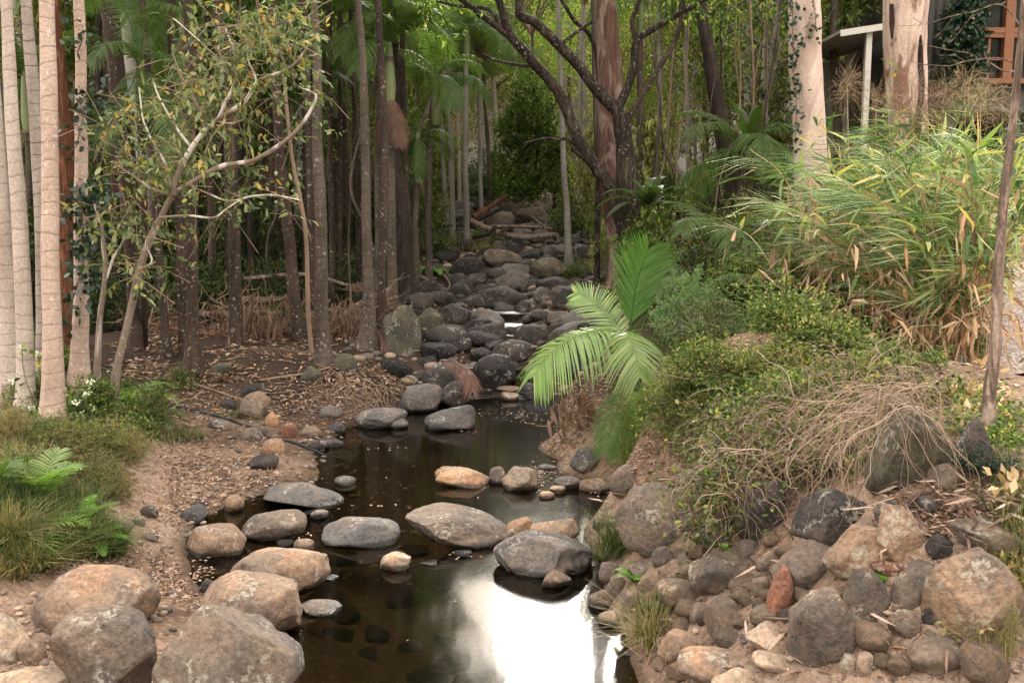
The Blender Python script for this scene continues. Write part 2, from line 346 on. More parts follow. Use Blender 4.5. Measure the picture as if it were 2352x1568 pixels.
def rock(x0, y0, x1, y1, tone, label, tilt=0, facet=.35, seed=None, sub=None, deep=.85, Y=None, cat='rock', name='rock', group=None, sink=.2):
    if y0 > 1100 and x0 > 1400: g_ = .05 * (x1 - x0); x0 -= g_; x1 += g_; y0 -= g_ * .6
    seed = seed or len(ROCKS) + 11; cx = (x0 + x1) / 2; w, h = x1 - x0, y1 - y0
    sub = sub or (5 if w > 200 else 4 if w > 60 else 3)
    V, F = rock_shape(seed, sub, facet, 1.0)
    y1b = y1 + sink * h; ty0, ty1 = y0, y1b
    g = hit(cx, min(y1 - .04 * h, 1560) if Y is None else y1) ; Yf = g[1] if Y is None else Y
    if y1 > 1560 and Y is None: Yf = atz(cx, y1, .25)[1]
    ww = w * Yf / FP; D = ww * deep; Yc = Yf + .22 * D
    c = at(cx, (ty0 + ty1) / 2, Yc); sx = w * Yc / FP / 2; sz = (ty1 - ty0) * Yc / FP / 2 * .8; sy = D / 2
    sy = min(sy, sx * 1.1)
    ct, st = math.cos(R(tilt)), math.sin(R(tilt)); Rm = np.array([[ct, 0, st], [0, 1, 0], [-st, 0, ct]])
    for _ in range(6):
        Q = (V * [sx, sy, sz]) @ Rm.T
        pb = proj(Q + c); lo, hi = pb.min(0), pb.max(0)
        ax, az = (x1 - x0) / (hi[0] - lo[0]), (ty1 - ty0) / (hi[1] - lo[1])
        sx *= ax; sz = max(sz * az, .14 * sx); d = np.array([(x0 + x1) / 2, (ty0 + ty1) / 2]) - (lo + hi) / 2
        k = Yc / FP; c = c + np.array([d[0] * k, 0, -d[1] * k])
    Q = (V * [sx, sy, sz]) @ Rm.T
    mb = MB(); mb.add(Q, F); o = mb.build(name, MR); o.location = c; tn = TONE[tone]; j = .92 + .16 * ((seed * 37 % 17) / 17)
    o.color = (tn[0] * j, tn[1] * j, tn[2] * j, 1)
    tag(o, label, cat, group); ROCKS.append((c[0], c[1], sx, sy, c[2] + sz)); return o
B = 'boulder'
for a in [
 (70,1295,370,1470,'T','broad smooth tan boulder behind the grey speckled boulder at the bottom',0,.15),
 (110,1387,362,1610,'G','grey speckled round boulder between two tan boulders at the bottom',3,.4),
 (348,1387,700,1660,'G','largest foreground boulder with a pale crusty patch beside the pool',6,.42),
 (455,1308,695,1470,'T','rounded tan boulder behind the largest foreground boulder',14,.2),
 (522,1256,760,1368,'T','long egg shaped boulder at the left pool edge',9,.15),
 (-60,1405,72,1520,'P','broken whitish rock at the picture edge beside the grass',0,.6),
 (35,1466,108,1525,'T','small tan stone wedged beside the broken whitish rock',-10,.3),
 (-40,1527,165,1640,'P','low orange and cream rock in the bottom corner',4,.35),
 (425,1200,567,1278,'T','flat topped tan rock at the shallow left inlet',3,.55),
 (555,1168,706,1240,'G','rounded grey brown rock with a dark end above the inlet',5,.3),
 (738,1185,920,1252,'B','cracked grey flat rock in midstream',-4,.45),
 (603,1106,790,1160,'B','blue grey flat slab on the left shore',0,.6),
 (930,1153,1176,1252,'G','long rising brown boulder in the middle of the stream',-10,.25),
 (1160,1186,1226,1236,'O','small orange rock between two midstream boulders',20,.4),
 (1213,1190,1332,1250,'T','pale tan rock behind the angular grey boulder',8,.4),
 (1133,1215,1362,1322,'B','angular grey brown boulder above the bright reflection',3,.7),
 (998,1070,1130,1118,'O','wedge shaped orange cream rock in the upper pool',-5,.5),
 (1124,1070,1162,1112,'G','narrow grey rock squeezed between orange and pale rocks',0,.2),
 (1152,1070,1238,1128,'P','blocky pale tan rock in the upper pool',3,.65),
 (872,1265,944,1310,'P','small cream stone alone in the lower pool',14,.35),
 (1244,1308,1314,1351,'T','small pointed reddish stone in front of the angular boulder',-4,.8),
 (690,1375,787,1410,'G','thin flat grey stone beside the big pool boulder',-3,.3),
 (912,880,1013,946,'V','smooth dark grey boulder at the head of the pool',4,.2),
 (974,929,1092,989,'V','dark grey dome with a tapering right end in the pool',10,.35),
 (1003,873,1084,934,'D','dark brown boulder behind the tapering grey dome',8,.3),
 (958,820,1088,902,'D','sloping brown boulder below the little cascade',14,.45),
 (1082,812,1187,892,'K','blue black faceted boulder beside the little cascade',0,.4),
 (1129,780,1226,828,'D','smooth oval brown boulder above the blue black one',4,.15),
 (814,935,936,982,'B','grey arched rock on the left shore of the pool',2,.4),
 (880,957,938,984,'B','flat grey stone under the arched rock',0,.6),
 (1139,885,1198,902,'T','flat tan stone at the foot of the cascade',0,.3),
 (1150,900,1192,920,'T','lower flat tan stone at the foot of the cascade',0,.3),
 (1308,1025,1376,1080,'B','grey rock under the drooping brown palm frond',-5,.35),
 (1398,1065,1476,1137,'G','brown rock on the right shore above the dark gap',-15,.45),
 (1330,1098,1402,1132,'T','flat pale tan stone on the right shore',-3,.4),
 (1272,1092,1338,1122,'B','flat dark grey stone among the floating leaves',0,.3),
 (1262,1114,1302,1132,'P','small pale flat stone at the edge of the leaves',0,.3),
 (1238,1127,1275,1146,'P','smallest pale stone touching the upper pool',0,.3),
 (1236,1066,1282,1080,'V','low wet stone near the floating leaves',0,.2),
 (1424,1112,1602,1256,'G','big leaning grey boulder at the right shore above the sedge',16,.45),
 (1548,1055,1770,1205,'G','large brown boulder overhung by dry vines',10,.35),
 (1360,1188,1412,1215,'D','dark brown stone in the reflection of the sky',0,.3),
 (1780,1242,1937,1346,'G','dark rounded boulder in the middle of the rock pile',12,.3),
 (1586,1265,1728,1362,'G','brown blocky rock at the left end of the rock pile',8,.55),
 (1762,1295,1820,1427,'R','tall narrow red stone leaning in the rock pile',-6,.25),
 (1814,1350,1968,1540,'G','two humped brown boulder standing in front of the pile',10,.4),
 (1932,1307,2047,1440,'G','upright barrel shaped grey rock in the pile',2,.55),
 (2046,1285,2152,1396,'G','brown rock leaning against the red stained boulder',-30,.3),
 (2124,1262,2352,1460,'T','largest boulder of the pile with red stains',5,.4),
 (1896,1204,2060,1310,'T','wedge rock with an orange face and dark underside',14,.65),
 (2020,1156,2146,1278,'T','pointed tan rock on top of the pile',18,.6),
 (2170,1187,2348,1272,'G','flat topped brown rock at the upper right of the pile',-8,.5),
 (1995,1277,2098,1320,'R','low reddish stone between pile boulders',0,.35),
 (2043,1400,2116,1461,'G','round ball like stone under the barrel shaped rock',0,.1),
 (2114,1373,2164,1448,'D','dark stone in the shade left of the red stained boulder',0,.4),
 (2212,1403,2306,1476,'G','round brown stone in front of the red stained boulder',0,.15),
 (2081,1456,2234,1536,'G','smooth oblong grey stone lying below the pile',4,.15),
 (1725,1388,1797,1436,'G','small domed brown stone beside the leaning red stone',0,.15),
 (1627,1370,1701,1437,'G','round stone with a warm patch left of the domed stone',0,.15),
 (1585,1383,1632,1433,'G','small round stone at the grassy toe of the pile',0,.2),
 (1716,1428,1840,1505,'P','pale ribbed block in front of the pile',0,.7),
 (1730,1491,1828,1536,'P','long pale cobble below the ribbed block',-6,.2),
 (1562,1486,1715,1560,'T','broad pale cobble with a rusty patch at the bottom',-3,.25),
 (1513,1445,1630,1520,'T','tan cobble left of the broad pale cobble',-10,.3),
 (1928,1499,1975,1545,'P','first of two small cream stones under the humped boulder',0,.2),
 (1968,1495,2006,1550,'P','second smaller cream stone under the humped boulder',0,.2),
 (1870,1530,1930,1556,'T','small half buried stone in the dirt at the bottom',0,.2),
 (2024,1527,2165,1640,'G','grey boulder rising from the bottom border',0,.2),
 (2286,1486,2440,1640,'G','pinkish grey boulder in the bottom right corner',0,.25),
 (1636,1535,1768,1640,'P','nearest pale slab on the bottom border',-16,.5),
 (1510,1330,1618,1396,'T','pale brown cobble above the grass tuft',-12,.3),
 (1604,1194,1700,1254,'G','grey rock tucked under the hanging dry vines',0,.4),
 (1825,1128,2008,1252,'D','dark slab shaded beneath the vine tangle',6,.6),
 (1688,1105,1800,1235,'D','brown rock face behind the hanging vines',-14,.4),
 (2130,1063,2230,1130,'G','rough grey rock below the lichen covered boulder',-6,.4),
 (1985,905,2212,1120,'M','huge dark lichen patched boulder at the bank top',4,.75),
 (2185,960,2285,1085,'D','earth coloured rock beneath the thin rough tree',0,.4),
 (1737,1270,1788,1318,'G','pebbly brown stone left of the dark rounded boulder',0,.3),
 (1688,1238,1752,1284,'G','grey stone under the ends of the vines',0,.2),
 (1726,1323,1768,1369,'G','small stone touching the tall red stone',0,.3),
 (1555,1268,1592,1326,'G','grey stone behind the pale brown cobble',0,.3),
 (2010,1145,2064,1202,'V','charcoal stone behind the pointed tan rock',0,.3),
 (2088,1138,2172,1192,'D','dark ivy hung rock behind the pile',0,.4),
 (2126,1225,2194,1290,'D','dark rock between the pointed and the flat topped rocks',0,.3),
 (1375,1288,1432,1334,'G','rounded stone directly under the sedge clump',0,.2),
 (1400,1318,1438,1372,'G','upright brown stone at the water below the sedge',0,.3),
 (1350,1353,1412,1402,'G','smooth grey stone at the edge of the glare',0,.25),
 (1373,1398,1432,1438,'P','angular cream rock lowest on the right waterline',12,.7),
 (1430,1345,1500,1396,'G','brown stone with fern growing over it',8,.3),
 (1468,1305,1534,1360,'T','pale brown round stone right of the little fern',0,.2),
 (1444,1290,1524,1322,'G','long grey stone behind the little fern',-3,.3),
 (1498,1255,1554,1306,'G','wedge stone right of the sedge clump',16,.4),
 (1536,1283,1602,1332,'T','ochre stone between wedge stone and brown block',-8,.4),
 (1504,1460,1544,1500,'G','small knobbly stone under the grass tuft',0,.3),
 (1502,1497,1554,1544,'T','tan stone lowest beside the dark shallows',0,.3),
 (1432,1205,1475,1235,'D','little dark stone by the big leaning boulder',0,.3),
 (544,917,612,963,'G','angular brown rock on the leafy bank',5,.55),
 (556,897,622,946,'T','tan rock leaning behind the angular brown rock',14,.4),
 (553,879,613,908,'D','dark flat rock at the back of the bank trio',0,.2),
 (690,839,738,879,'M','mossy leaning stone left of the straight palm',-20,.3),
 (766,811,821,858,'M','lichen spotted boulder right of the straight palm',0,.25),
 (479,960,530,989,'G','half buried stone above the black hose',0,.3),
 (600,1005,656,1044,'T','round tan stone at the end of the hose',0,.15),
 (567,1041,642,1077,'D','flat dark slate stone on the beach',10,.3),
 (640,970,685,1006,'R','reddish stone beside the hose',16,.4),
 (608,945,640,982,'O','orange stone next to the hose',0,.4),
 (550,980,606,1014,'G','low brown stone crossed by the hose',12,.3),
 (707,1010,757,1034,'D','small dark shore stone touching the pool',0,.2),
 (731,1007,790,1027,'V','flat slate at the left pool margin',-3,.3),
 (730,932,788,962,'B','grey flat stone inland of the pool head',5,.3),
 (756,970,794,999,'V','slate coloured stone on the left pool margin',5,.4),
 (690,978,740,1006,'T','cream shore stone among fallen leaves',0,.3),
 (246,1184,308,1232,'T','crumbly tan stone at the fern bed edge',0,.5),
 (300,1182,335,1212,'G','small brown stone right of the crumbly stone',0,.3),
 (411,1156,480,1201,'V','slate rock with a hollow end on the beach',3,.4),
 (321,1159,364,1188,'D','small dark brown stone on the beach',-12,.3),
 (513,1134,561,1174,'T','tan pebble boulder near the slate rock',0,.3),
 (320,1223,366,1242,'G','half buried stone in the leaf litter',0,.3),
 (712,1169,755,1191,'B','small grey stone right of the dark ended rock',0,.3),
 (673,1236,722,1266,'T','brown wet stone between the inlet rocks',0,.2),
 (635,1238,675,1260,'K','little black wet stone between the inlet rocks',0,.3),
 (767,1092,818,1116,'B','flat grey stone off the tip of the blue grey slab',0,.4),
 (484,834,533,858,'M','pale lichen crusted rock at the foot of the palms',0,.2),
 (503,916,545,941,'D','flat dark rock left of the bank trio',0,.2),
 (740,1318,778,1334,'K','small black rock off the egg shaped boulder',0,.6),
 (458,1330,500,1362,'D','dark stone between beach and tan boulder',0,.4),
 (960,1283,1008,1300,'K','flat wet stone barely above the lower pool',0,.6),
 (1040,1262,1086,1282,'K','thin wet slab barely above the lower pool',0,.6),
 (986,1218,1020,1240,'K','black wet stone left of the long rising boulder',0,.4),
 (937,672,1000,710,'D','square brown boulder beside the twisted trunk',0,.4),
 (872,700,968,815,'M','tall mossy dark boulder on the creek bank',0,.75),
 (960,705,1020,760,'M','moss topped boulder right of the tall mossy one',10,.4),
 (1005,766,1084,808,'K','smooth black oval boulder at the little cascade',8,.15),
 (975,745,1075,800,'D','sloping mossy boulder behind the black oval one',14,.3),
 (1129,650,1198,681,'D','oblong dark boulder midway up the rapids',3,.25),
 (1217,591,1297,641,'G','big domed brown boulder midway up the rapids',4,.35),
 (1106,572,1200,617,'G','pale sloping slab in the upper rapids',-14,.55),
 (1184,594,1232,626,'D','round topped rock beside the pale sloping slab',0,.3),
 (1056,627,1120,661,'D','grey rock left of the oblong dark boulder',5,.3),
 (1031,626,1074,657,'D','rounded dark rock at the left rim of the rapids',0,.2),
 (1229,635,1320,669,'D','long dark rock below the domed brown boulder',0,.25),
 (1214,710,1286,742,'D','peaked dark rock beside the green palm frond',-6,.45),
 (1180,690,1225,720,'D','squat dark rock upstream of the peaked rock',0,.4),
 (1061,730,1130,760,'K','jagged black wet rock in the rapids',6,.7),
 (1179,745,1262,795,'D','broad dark rock behind the arching frond',0,.3),
 (1068,676,1135,702,'D','flat dark rock at the small pool step',0,.25),
 (1033,650,1084,684,'D','dark arched rock at the left rim of the rapids',0,.3),
 (1315,560,1368,594,'D','brown rock right of the slender pale palm',-10,.4),
 (1256,715,1310,745,'G','brown rock at the right rim near the side pool',0,.3),
 (1266,655,1312,690,'G','grey brown rock at the right rim of the rapids',0,.4),
 (1145,443,1300,518,'G','giant boulder at the top of the creek',0,.35),
 (1300,446,1352,476,'T','pale boulder beyond the slender palm',0,.3),
 (1186,512,1222,534,'B','light rock in the hollow under the giant boulder',0,.3),
 (1222,514,1262,532,'B','second light rock under the giant boulder',0,.3),
 (940,850,985,872,'D','small dark rock under the root bank',0,.3),
 (925,860,958,884,'G','brown stone at the foot of the root bank',0,.3)]:
    if a[1] < 730 and a[2] - a[0] < 60: sb = 3
    rock(a[0], a[1], a[2], a[3], a[4], a[5], -a[6], a[7], cat='boulder' if a[2] - a[0] > 110 else 'rock', name='boulder' if a[2] - a[0] > 110 else 'rock')
# loose stones between them: shared meshes, each one an object
RV = []
for k in range(14):
    V, F = rock_shape(500 + k, 3 if k < 10 else 2, .3 + .5 * (k % 4) / 3); m_ = MB(); m_.add(V, F); me = m_.mesh('rock'); me.materials.append(MR); RV.append(me)
placed = []
def free(x, y, r):
    for (a, b, c) in placed:
        if (a - x) ** 2 + (b - y) ** 2 < (.72 * (c + r)) ** 2: return False
    for (a, b, rx, ry, tz) in ROCKS:
        if ((a - x) / (rx * .9 + r * .5)) ** 2 + ((b - y) / (ry * .9 + r * .5)) ** 2 < 1: return False
    return True
def loose(x, y, r, flat, tones, label, group, lift=.25):
    me = RV[rng.integers(10)]; o = bpy.data.objects.new('stone', me); COL.objects.link(o)
    asp = rng.uniform(.75, 1.35); o.scale = (r * asp, r / asp, r * flat); o.rotation_euler = (rng.normal(0, .15), rng.normal(0, .15), rng.uniform(0, 6.28))
    o.location = (x, y, G1(x, y) + r * flat * lift); tn = TONE[tones[rng.integers(len(tones))]]; j = rng.uniform(.75, 1.2); o.color = (tn[0] * j, tn[1] * j, tn[2] * j, 1)
    tag(o, label, 'stone', group); placed.append((x, y, r)); return o
cnt = 0; tries = 0
while cnt < 165 and tries < 6000:      # rapids
    tries += 1; y = 13.2 + 22 * rng.random() ** 1.25; hw = 1.55 + .045 * (y - 13); x = ckx(y) + rng.uniform(-hw, hw)
    r = (.15 + .2 * rng.random() ** 1.6) * (1 + .028 * (y - 13))
    if cnt > 80: r *= .62
    if free(x, y, r): tn_ = 'DDDVVKKB'[rng.integers(8)]; loose(x, y, r, rng.uniform(.5, .85), tn_, dict(D='dark brown', V='slate grey', G='tan brown', K='wet black', B='grey')[tn_] + (' large' if r > .28 else ' small' if r < .18 else '') + ' loose stone ' + ('just above the pool in the lower rapids' if y < 16 else 'in the middle of the rapids' if y < 22 else 'in the far upper rapids'), 'loose stones of the rapids', .3); cnt += 1
cnt = tries = 0
while cnt < 42 and tries < 3000:
    tries += 1; y = rng.uniform(29, 43); x = ckx(y) + rng.uniform(-3, 3.2); r = rng.uniform(.25, .6)
    if free(x, y, r * .8): loose(x, y, r, rng.uniform(.55, .9), 'DGVBG', 'boulder climbing away at the far head of the creek', 'far creek head boulders', .35); cnt += 1
cnt = tries = 0
while cnt < 26 and tries < 3000:
    tries += 1; p = atz(rng.uniform(720, 1480), rng.uniform(1240, 1600), -.3); r = rng.uniform(.08, .17)
    if G1(p[0], p[1]) < -.2 and free(p[0], p[1], r): loose(p[0], p[1], r, .5, 'GBT', 'rounded stone lying under water on the bed of the pool', 'stones under water', .3); cnt += 1
cnt = tries = 0
while cnt < 48 and tries < 3000:
    tries += 1; p = hit(rng.uniform(1480, 2300), rng.uniform(1260, 1560)); r = rng.uniform(.04, .12)
    if p[2] > .1 and free(p[0], p[1], r): loose(p[0], p[1], r, .75, 'TTGG', 'small brown cobble filling a gap between the boulders of the rock pile', 'cobbles in the rock pile', .4); cnt += 1
# the smallest pebbles as one mass
mb = MB(); Vp, Fp = rock_shape(900, 2, .3); Vq, Fq = ICO[2]
pc = []
for _ in range(1500):
    q = rng.random()
    if q < .4: y = 13 + 20 * rng.random() ** 1.3; p = np.array([ckx(y) + rng.uniform(-2.1, 2.1), y]); s = rng.uniform(.03, .12) * (1 + (y - 13) * .02)
    elif q < .5: pp = hit(rng.uniform(1400, 2350), rng.uniform(1350, 1565)); p = pp[:2]; s = rng.uniform(.008, .025)
    elif q < .9: pp = hit(rng.uniform(400, 950), rng.uniform(900, 1240)); p = pp[:2]; s = rng.uniform(.012, .035)
    else: pp = hit(rng.uniform(0, 400), rng.uniform(1250, 1565)); p = pp[:2]; s = rng.uniform(.012, .03)
    pc.append((p[0], p[1], s))
for x, y, s in pc:
    a = rng.uniform(0, 6.28); M_ = np.array([[math.cos(a), -math.sin(a), 0], [math.sin(a), math.cos(a), 0], [0, 0, 1]])
    mb.add((Vp * [s * rng.uniform(.8, 1.4), s, s * .6]) @ M_.T + [x, y, G1(x, y) + s * .2], Fp)
t = NT('pebbles'); g = t.n('ShaderNodeNewGeometry'); c = t.ramp(g.outputs['Random Per Island'], [(0, (.06, .052, .047)), (.45, (.16, .125, .10)), (.8, (.27, .19, .135)), (1., (.42, .32, .23))])
c = t.mix(1.0, c, t.ramp(t.noise(g.outputs['Position'], 60, 4, .6), [(.3, .6), (.7, 1.3)]), 'MULTIPLY'); MP = t.out(c, .85)
tag(mb.build('pebbles', MP), 'scattered small pebbles on the banks and in the rapids', 'pebbles', kind='stuff')
# ------------------------------------------------------------------ bark and foliage materials
def M_bark(name, c0, c1, ring=0., lich=0., streak=0., fis=0., patch=None, lc=(.42, .38, .31)):
    t = NT(name); v = t.obj(); oi = t.n('ShaderNodeObjectInfo')
    cmb = t.n('ShaderNodeCombineXYZ'); t.L.new(t.math('MULTIPLY', oi.outputs['Random'], 30.), cmb.inputs[2]); ad = t.n('ShaderNodeVectorMath', operation='ADD')
    t.L.new(v, ad.inputs[0]); t.L.new(cmb.outputs[0], ad.inputs[1]); v = ad.outputs[0]
    c = t.mix(t.ramp(t.noise(t.map(v, (1, 1, .35)), 5, 5, .6), [(.35, 0.), (.65, 1.)]), c0, c1)
    c = t.mix(1.0, c, t.ramp(t.noise(v, 45, 5, .65), [(.3, .72), (.7, 1.2)]), 'MULTIPLY'); h = t.noise(v, 40, 5, .6)
    if streak: c = t.mix(t.math('MULTIPLY', t.ramp(t.noise(t.map(v, (9, 9, .7)), 1.6, 5, .6, .4), [(.45, 0.), (.62, 1.)]), streak), c, tuple(q * .42 for q in c0))
    if patch: c = t.mix(t.ramp(t.noise(t.map(v, (1.6, 1.6, .5)), 1.7, 4, .6, .8), [(.5, 0.), (.56, 1.)]), c, patch)
    if fis:
        f = t.ramp(t.noise(t.map(v, (14, 14, 2.2)), 1.6, 5, .65, .8), [(.4, 0.), (.58, 1.)]); c = t.mix(t.math('MULTIPLY', t.math('SUBTRACT', 1., f), fis), c, tuple(q * .3 for q in c0)); h = t.math('ADD', h, t.math('MULTIPLY', f, 2.5))
    if ring:
        s = t.n('ShaderNodeSeparateXYZ'); t.L.new(v, s.inputs[0]); z = t.math('ADD', s.outputs[2], t.math('MULTIPLY', t.noise(v, 1.3, 3), .35))
        fr = t.math('FRACT', t.math('MULTIPLY', z, 7.5)); rr = t.ramp(fr, [(0., 0.), (.03, 0.), (.10, 1.), (.95, 1.), (1., 0.)])
        fade = t.math('MULTIPLY', t.ramp(t.noise(v, 2.1, 3), [(.35, .5), (.6, 1.)]), ring)
        c = t.mix(t.math('MULTIPLY', t.math('SUBTRACT', 1., rr), fade), c, tuple(q * .35 for q in c0)); h = t.math('ADD', h, t.math('MULTIPLY', rr, .3))
    if lich:
        l = t.ramp(t.noise(v, 24, 3, .5, .3), [(.62, 0.), (.66, 1.)]); l2 = t.ramp(t.noise(v, 3.5, 2), [(.38, .15), (.6, 1.)])
        c = t.mix(t.math('MULTIPLY', t.math('MULTIPLY', l, l2), lich), c, lc)
    return t.out(c, .85, t.bump(h, .7, .012), .2)
BK = dict(
 pale=M_bark('bark_pale', (.42, .34, .285), (.54, .455, .395), ring=.5, lich=.3, lc=(.72, .66, .58)),
 pink=M_bark('bark_pink', (.44, .315, .25), (.55, .42, .345), ring=.5, lich=.65, lc=(.78, .70, .62)),
 greyring=M_bark('bark_grey_ringed', (.26, .21, .18), (.40, .34, .29), ring=.85, lich=.3),
 brown=M_bark('bark_brown', (.038, .026, .020), (.085, .058, .044), ring=.3, lich=.75, streak=.3),
 mid=M_bark('bark_mid', (.068, .052, .041), (.125, .096, .075), ring=.5, lich=.6),
 light=M_bark('bark_light', (.22, .19, .165), (.31, .275, .24), ring=.5, lich=.5),
 red=M_bark('bark_stringy_red', (.19, .075, .04), (.27, .12, .07), streak=.7, fis=.8),
 gum=M_bark('bark_smooth_cream', (.60, .45, .36), (.70, .56, .47), streak=.12, patch=(.50, .37, .30)),
 gum2=M_bark('bark_smooth_peeling', (.55, .40, .32), (.64, .50, .41), streak=.6, patch=(.22, .12, .09)),
 gumred=M_bark('bark_smooth_red', (.17, .088, .066), (.26, .16, .12), streak=.7, fis=.35, patch=(.34, .24, .195)),
 mossy=M_bark('bark_dark_mossy', (.036, .026, .020), (.095, .068, .052), fis=.9, lich=.85, lc=(.30, .27, .22)),
 dark=M_bark('bark_dark', (.045, .032, .025), (.075, .055, .045), fis=.7, lich=.1),
 white=M_bark('bark_white_lichen', (.26, .20, .16), (.20, .15, .12), lich=1., patch=(.66, .60, .53)),
 grey=M_bark('bark_smooth_grey', (.33, .30, .27), (.42, .39, .35), streak=.15),
 twig=M_bark('bark_twig', (.20, .13, .09), (.30, .21, .15), lich=.3),
 rough=M_bark('bark_rough_pinkish', (.33, .23, .18), (.46, .35, .28), fis=.95),
 char=M_bark('bark_charred', (.03, .022, .02), (.10, .05, .035), fis=.8, streak=.5))
LF = dict(
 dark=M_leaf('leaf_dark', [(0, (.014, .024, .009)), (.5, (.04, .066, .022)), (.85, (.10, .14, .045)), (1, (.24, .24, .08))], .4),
 mid=M_leaf('leaf_mid', [(0, (.025, .042, .012)), (.4, (.07, .115, .028)), (.8, (.17, .23, .06)), (.93, (.32, .36, .12)), (1, (.5, .38, .08))], .42),
 olive=M_leaf('leaf_olive', [(0, (.035, .04, .016)), (.4, (.13, .14, .045)), (.8, (.28, .28, .10)), (.93, (.46, .42, .18)), (1, (.5, .30, .10))], .42),
 lime=M_leaf('leaf_lime', [(0, (.08, .14, .02)), (.6, (.15, .25, .04)), (.93, (.25, .33, .06)), (1, (.5, .33, .04))], .4),
 broad=M_leaf('leaf_branchy', [(0, (.04, .075, .03)), (.35, (.11, .165, .065)), (.65, (.22, .28, .13)), (.86, (.38, .40, .20)), (.95, (.55, .45, .13)), (1, (.6, .34, .08))], .35),
 ivy=M_leaf('leaf_ivy', [(0, (.012, .03, .018)), (.6, (.025, .055, .03)), (1, (.06, .10, .05))], .15, .35, .5),
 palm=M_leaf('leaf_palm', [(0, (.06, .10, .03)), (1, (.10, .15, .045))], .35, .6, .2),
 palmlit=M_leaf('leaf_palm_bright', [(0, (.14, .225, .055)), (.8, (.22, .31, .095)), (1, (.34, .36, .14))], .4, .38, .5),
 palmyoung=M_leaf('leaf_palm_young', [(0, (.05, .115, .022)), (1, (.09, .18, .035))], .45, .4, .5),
 cane=M_leaf('leaf_cane', [(0, (.03, .065, .022)), (.35, (.10, .165, .045)), (.62, (.26, .32, .10)), (.82, (.50, .45, .20)), (1, (.60, .36, .17))], .35, .4, .5),
 caneneedle=M_leaf('leaf_cane_needle', [(0, (.04, .085, .035)), (.4, (.13, .20, .085)), (.75, (.30, .36, .18)), (1, (.60, .55, .34))], .25, .4, .5),
 straw=M_leaf('leaf_straw', [(0, (.40, .22, .10)), (.5, (.56, .38, .23)), (1, (.68, .50, .34))], .15, tint=(1, .9, .75)),
 plume=M_leaf('plume_brown', [(0, (.22, .14, .07)), (1, (.36, .25, .17))], .1, tint=(1, .9, .75)),
 grass=M_leaf('grass_green', [(0, (.025, .05, .012)), (.5, (.06, .10, .025)), (.8, (.13, .17, .05)), (1, (.34, .27, .13))], .3),
 drygrass=M_leaf('grass_dry', [(0, (.12, .13, .04)), (.4, (.22, .19, .08)), (.75, (.38, .27, .13)), (1, (.10, .15, .04))], .25),
 palelf=M_leaf('leaf_pale_green', [(0, (.12, .19, .085)), (1, (.22, .30, .15))], .4),
 fern=M_leaf('leaf_fern', [(0, (.10, .20, .03)), (1, (.20, .34, .06))], .4),
 litter=M_leaf('fallen_leaves', [(0, (.08, .05, .038)), (.35, (.21, .13, .095)), (.7, (.40, .28, .21)), (.92, (.60, .46, .37)), (1, (.45, .22, .08))], .1, .7, .15),
 deadfrond=M_leaf('dead_frond', [(0, (.11, .06, .042)), (1, (.22, .13, .095))], .1, .7, .2),
 vine=M_leaf('dry_vine', [(0, (.16, .105, .075)), (.5, (.30, .205, .15)), (1, (.50, .36, .27))], .05, .7, .15),
 flower=M_leaf('petal_white', [(0, (.7, .68, .62)), (1, (.8, .78, .7))], .2))
# ------------------------------------------------------------------ palm fronds
def frond_mesh(C, ll, nl=46, wl=.028, drop=.55, sweep=.45, upn=(0, 0, 1), mb=None, start=.1, fold=.25, ends=.3, rr=.012, seg=3, both=(1, 1)):
    """C: curve points of the midrib; ll: longest leaflet; drop: how far the leaflets hang"""
    mb = mb or MB(); C = smooth_path(C, 8); C = np.asarray(C); L = np.concatenate([[0], np.cumsum(np.linalg.norm(np.diff(C, axis=0), axis=1))]); L /= L[-1]
    T = unit(np.gradient(C, axis=0)); up = np.array(upn, float)
    t0 = np.linspace(start, .985, nl); Vs = []
    pts = np.stack([np.interp(t0, L, C[:, a]) for a in range(3)], 1); tg = unit(np.stack([np.interp(t0, L, T[:, a]) for a in range(3)], 1))
    S = unit(np.cross(tg, up + 0 * tg)); Nn = np.cross(S, tg)
    prof = np.sin(np.clip((t0 - start) / (1 - start), 0, 1) * math.pi * .82 + .38) ** .7; prof = np.maximum(prof, ends)
    V, F = [], []; k = 0
    for sd in (1, -1):
        if not both[0 if sd == 1 else 1]: continue
        sw = sweep + .5 * np.clip((t0 - .6) / .4, 0, 1); d = unit(S * sd + tg * sw[:, None] + Nn * fold + rng.normal(0, .05, (nl, 3)))
        ln = ll * prof * rng.uniform(.9, 1.08, nl); wdir = unit(np.cross(d, Nn)); g = np.array([0, 0, -1.])
        for s in range(seg + 1):
            u = s / seg; p = pts + d * (ln * u)[:, None] + g * (ln * drop * u ** 2)[:, None] * rng.uniform(.85, 1.15, (nl, 1)); wd = (wl / 2 * (.55, 1, .85, .12)[s] if seg == 3 else wl / 2 * (1 - u * .9))
            V.append(np.stack([p - wdir * wd, p + wdir * wd], 1))
    if V:
        V = np.array(V); nb = len(V) // (seg + 1)
        for b in range(nb):
            blk = V[b * (seg + 1):(b + 1) * (seg + 1)].transpose(1, 0, 2, 3).reshape(-1, 3); i = np.arange(nl)[:, None] * (seg + 1) * 2 + np.arange(seg)[None] * 2
            mb.add(blk, np.stack([i, i + 1, i + 3, i + 2], -1).reshape(-1, 4))
    mb.add(*tube(C, np.linspace(rr, rr * .25, len(C)), 4)); return mb
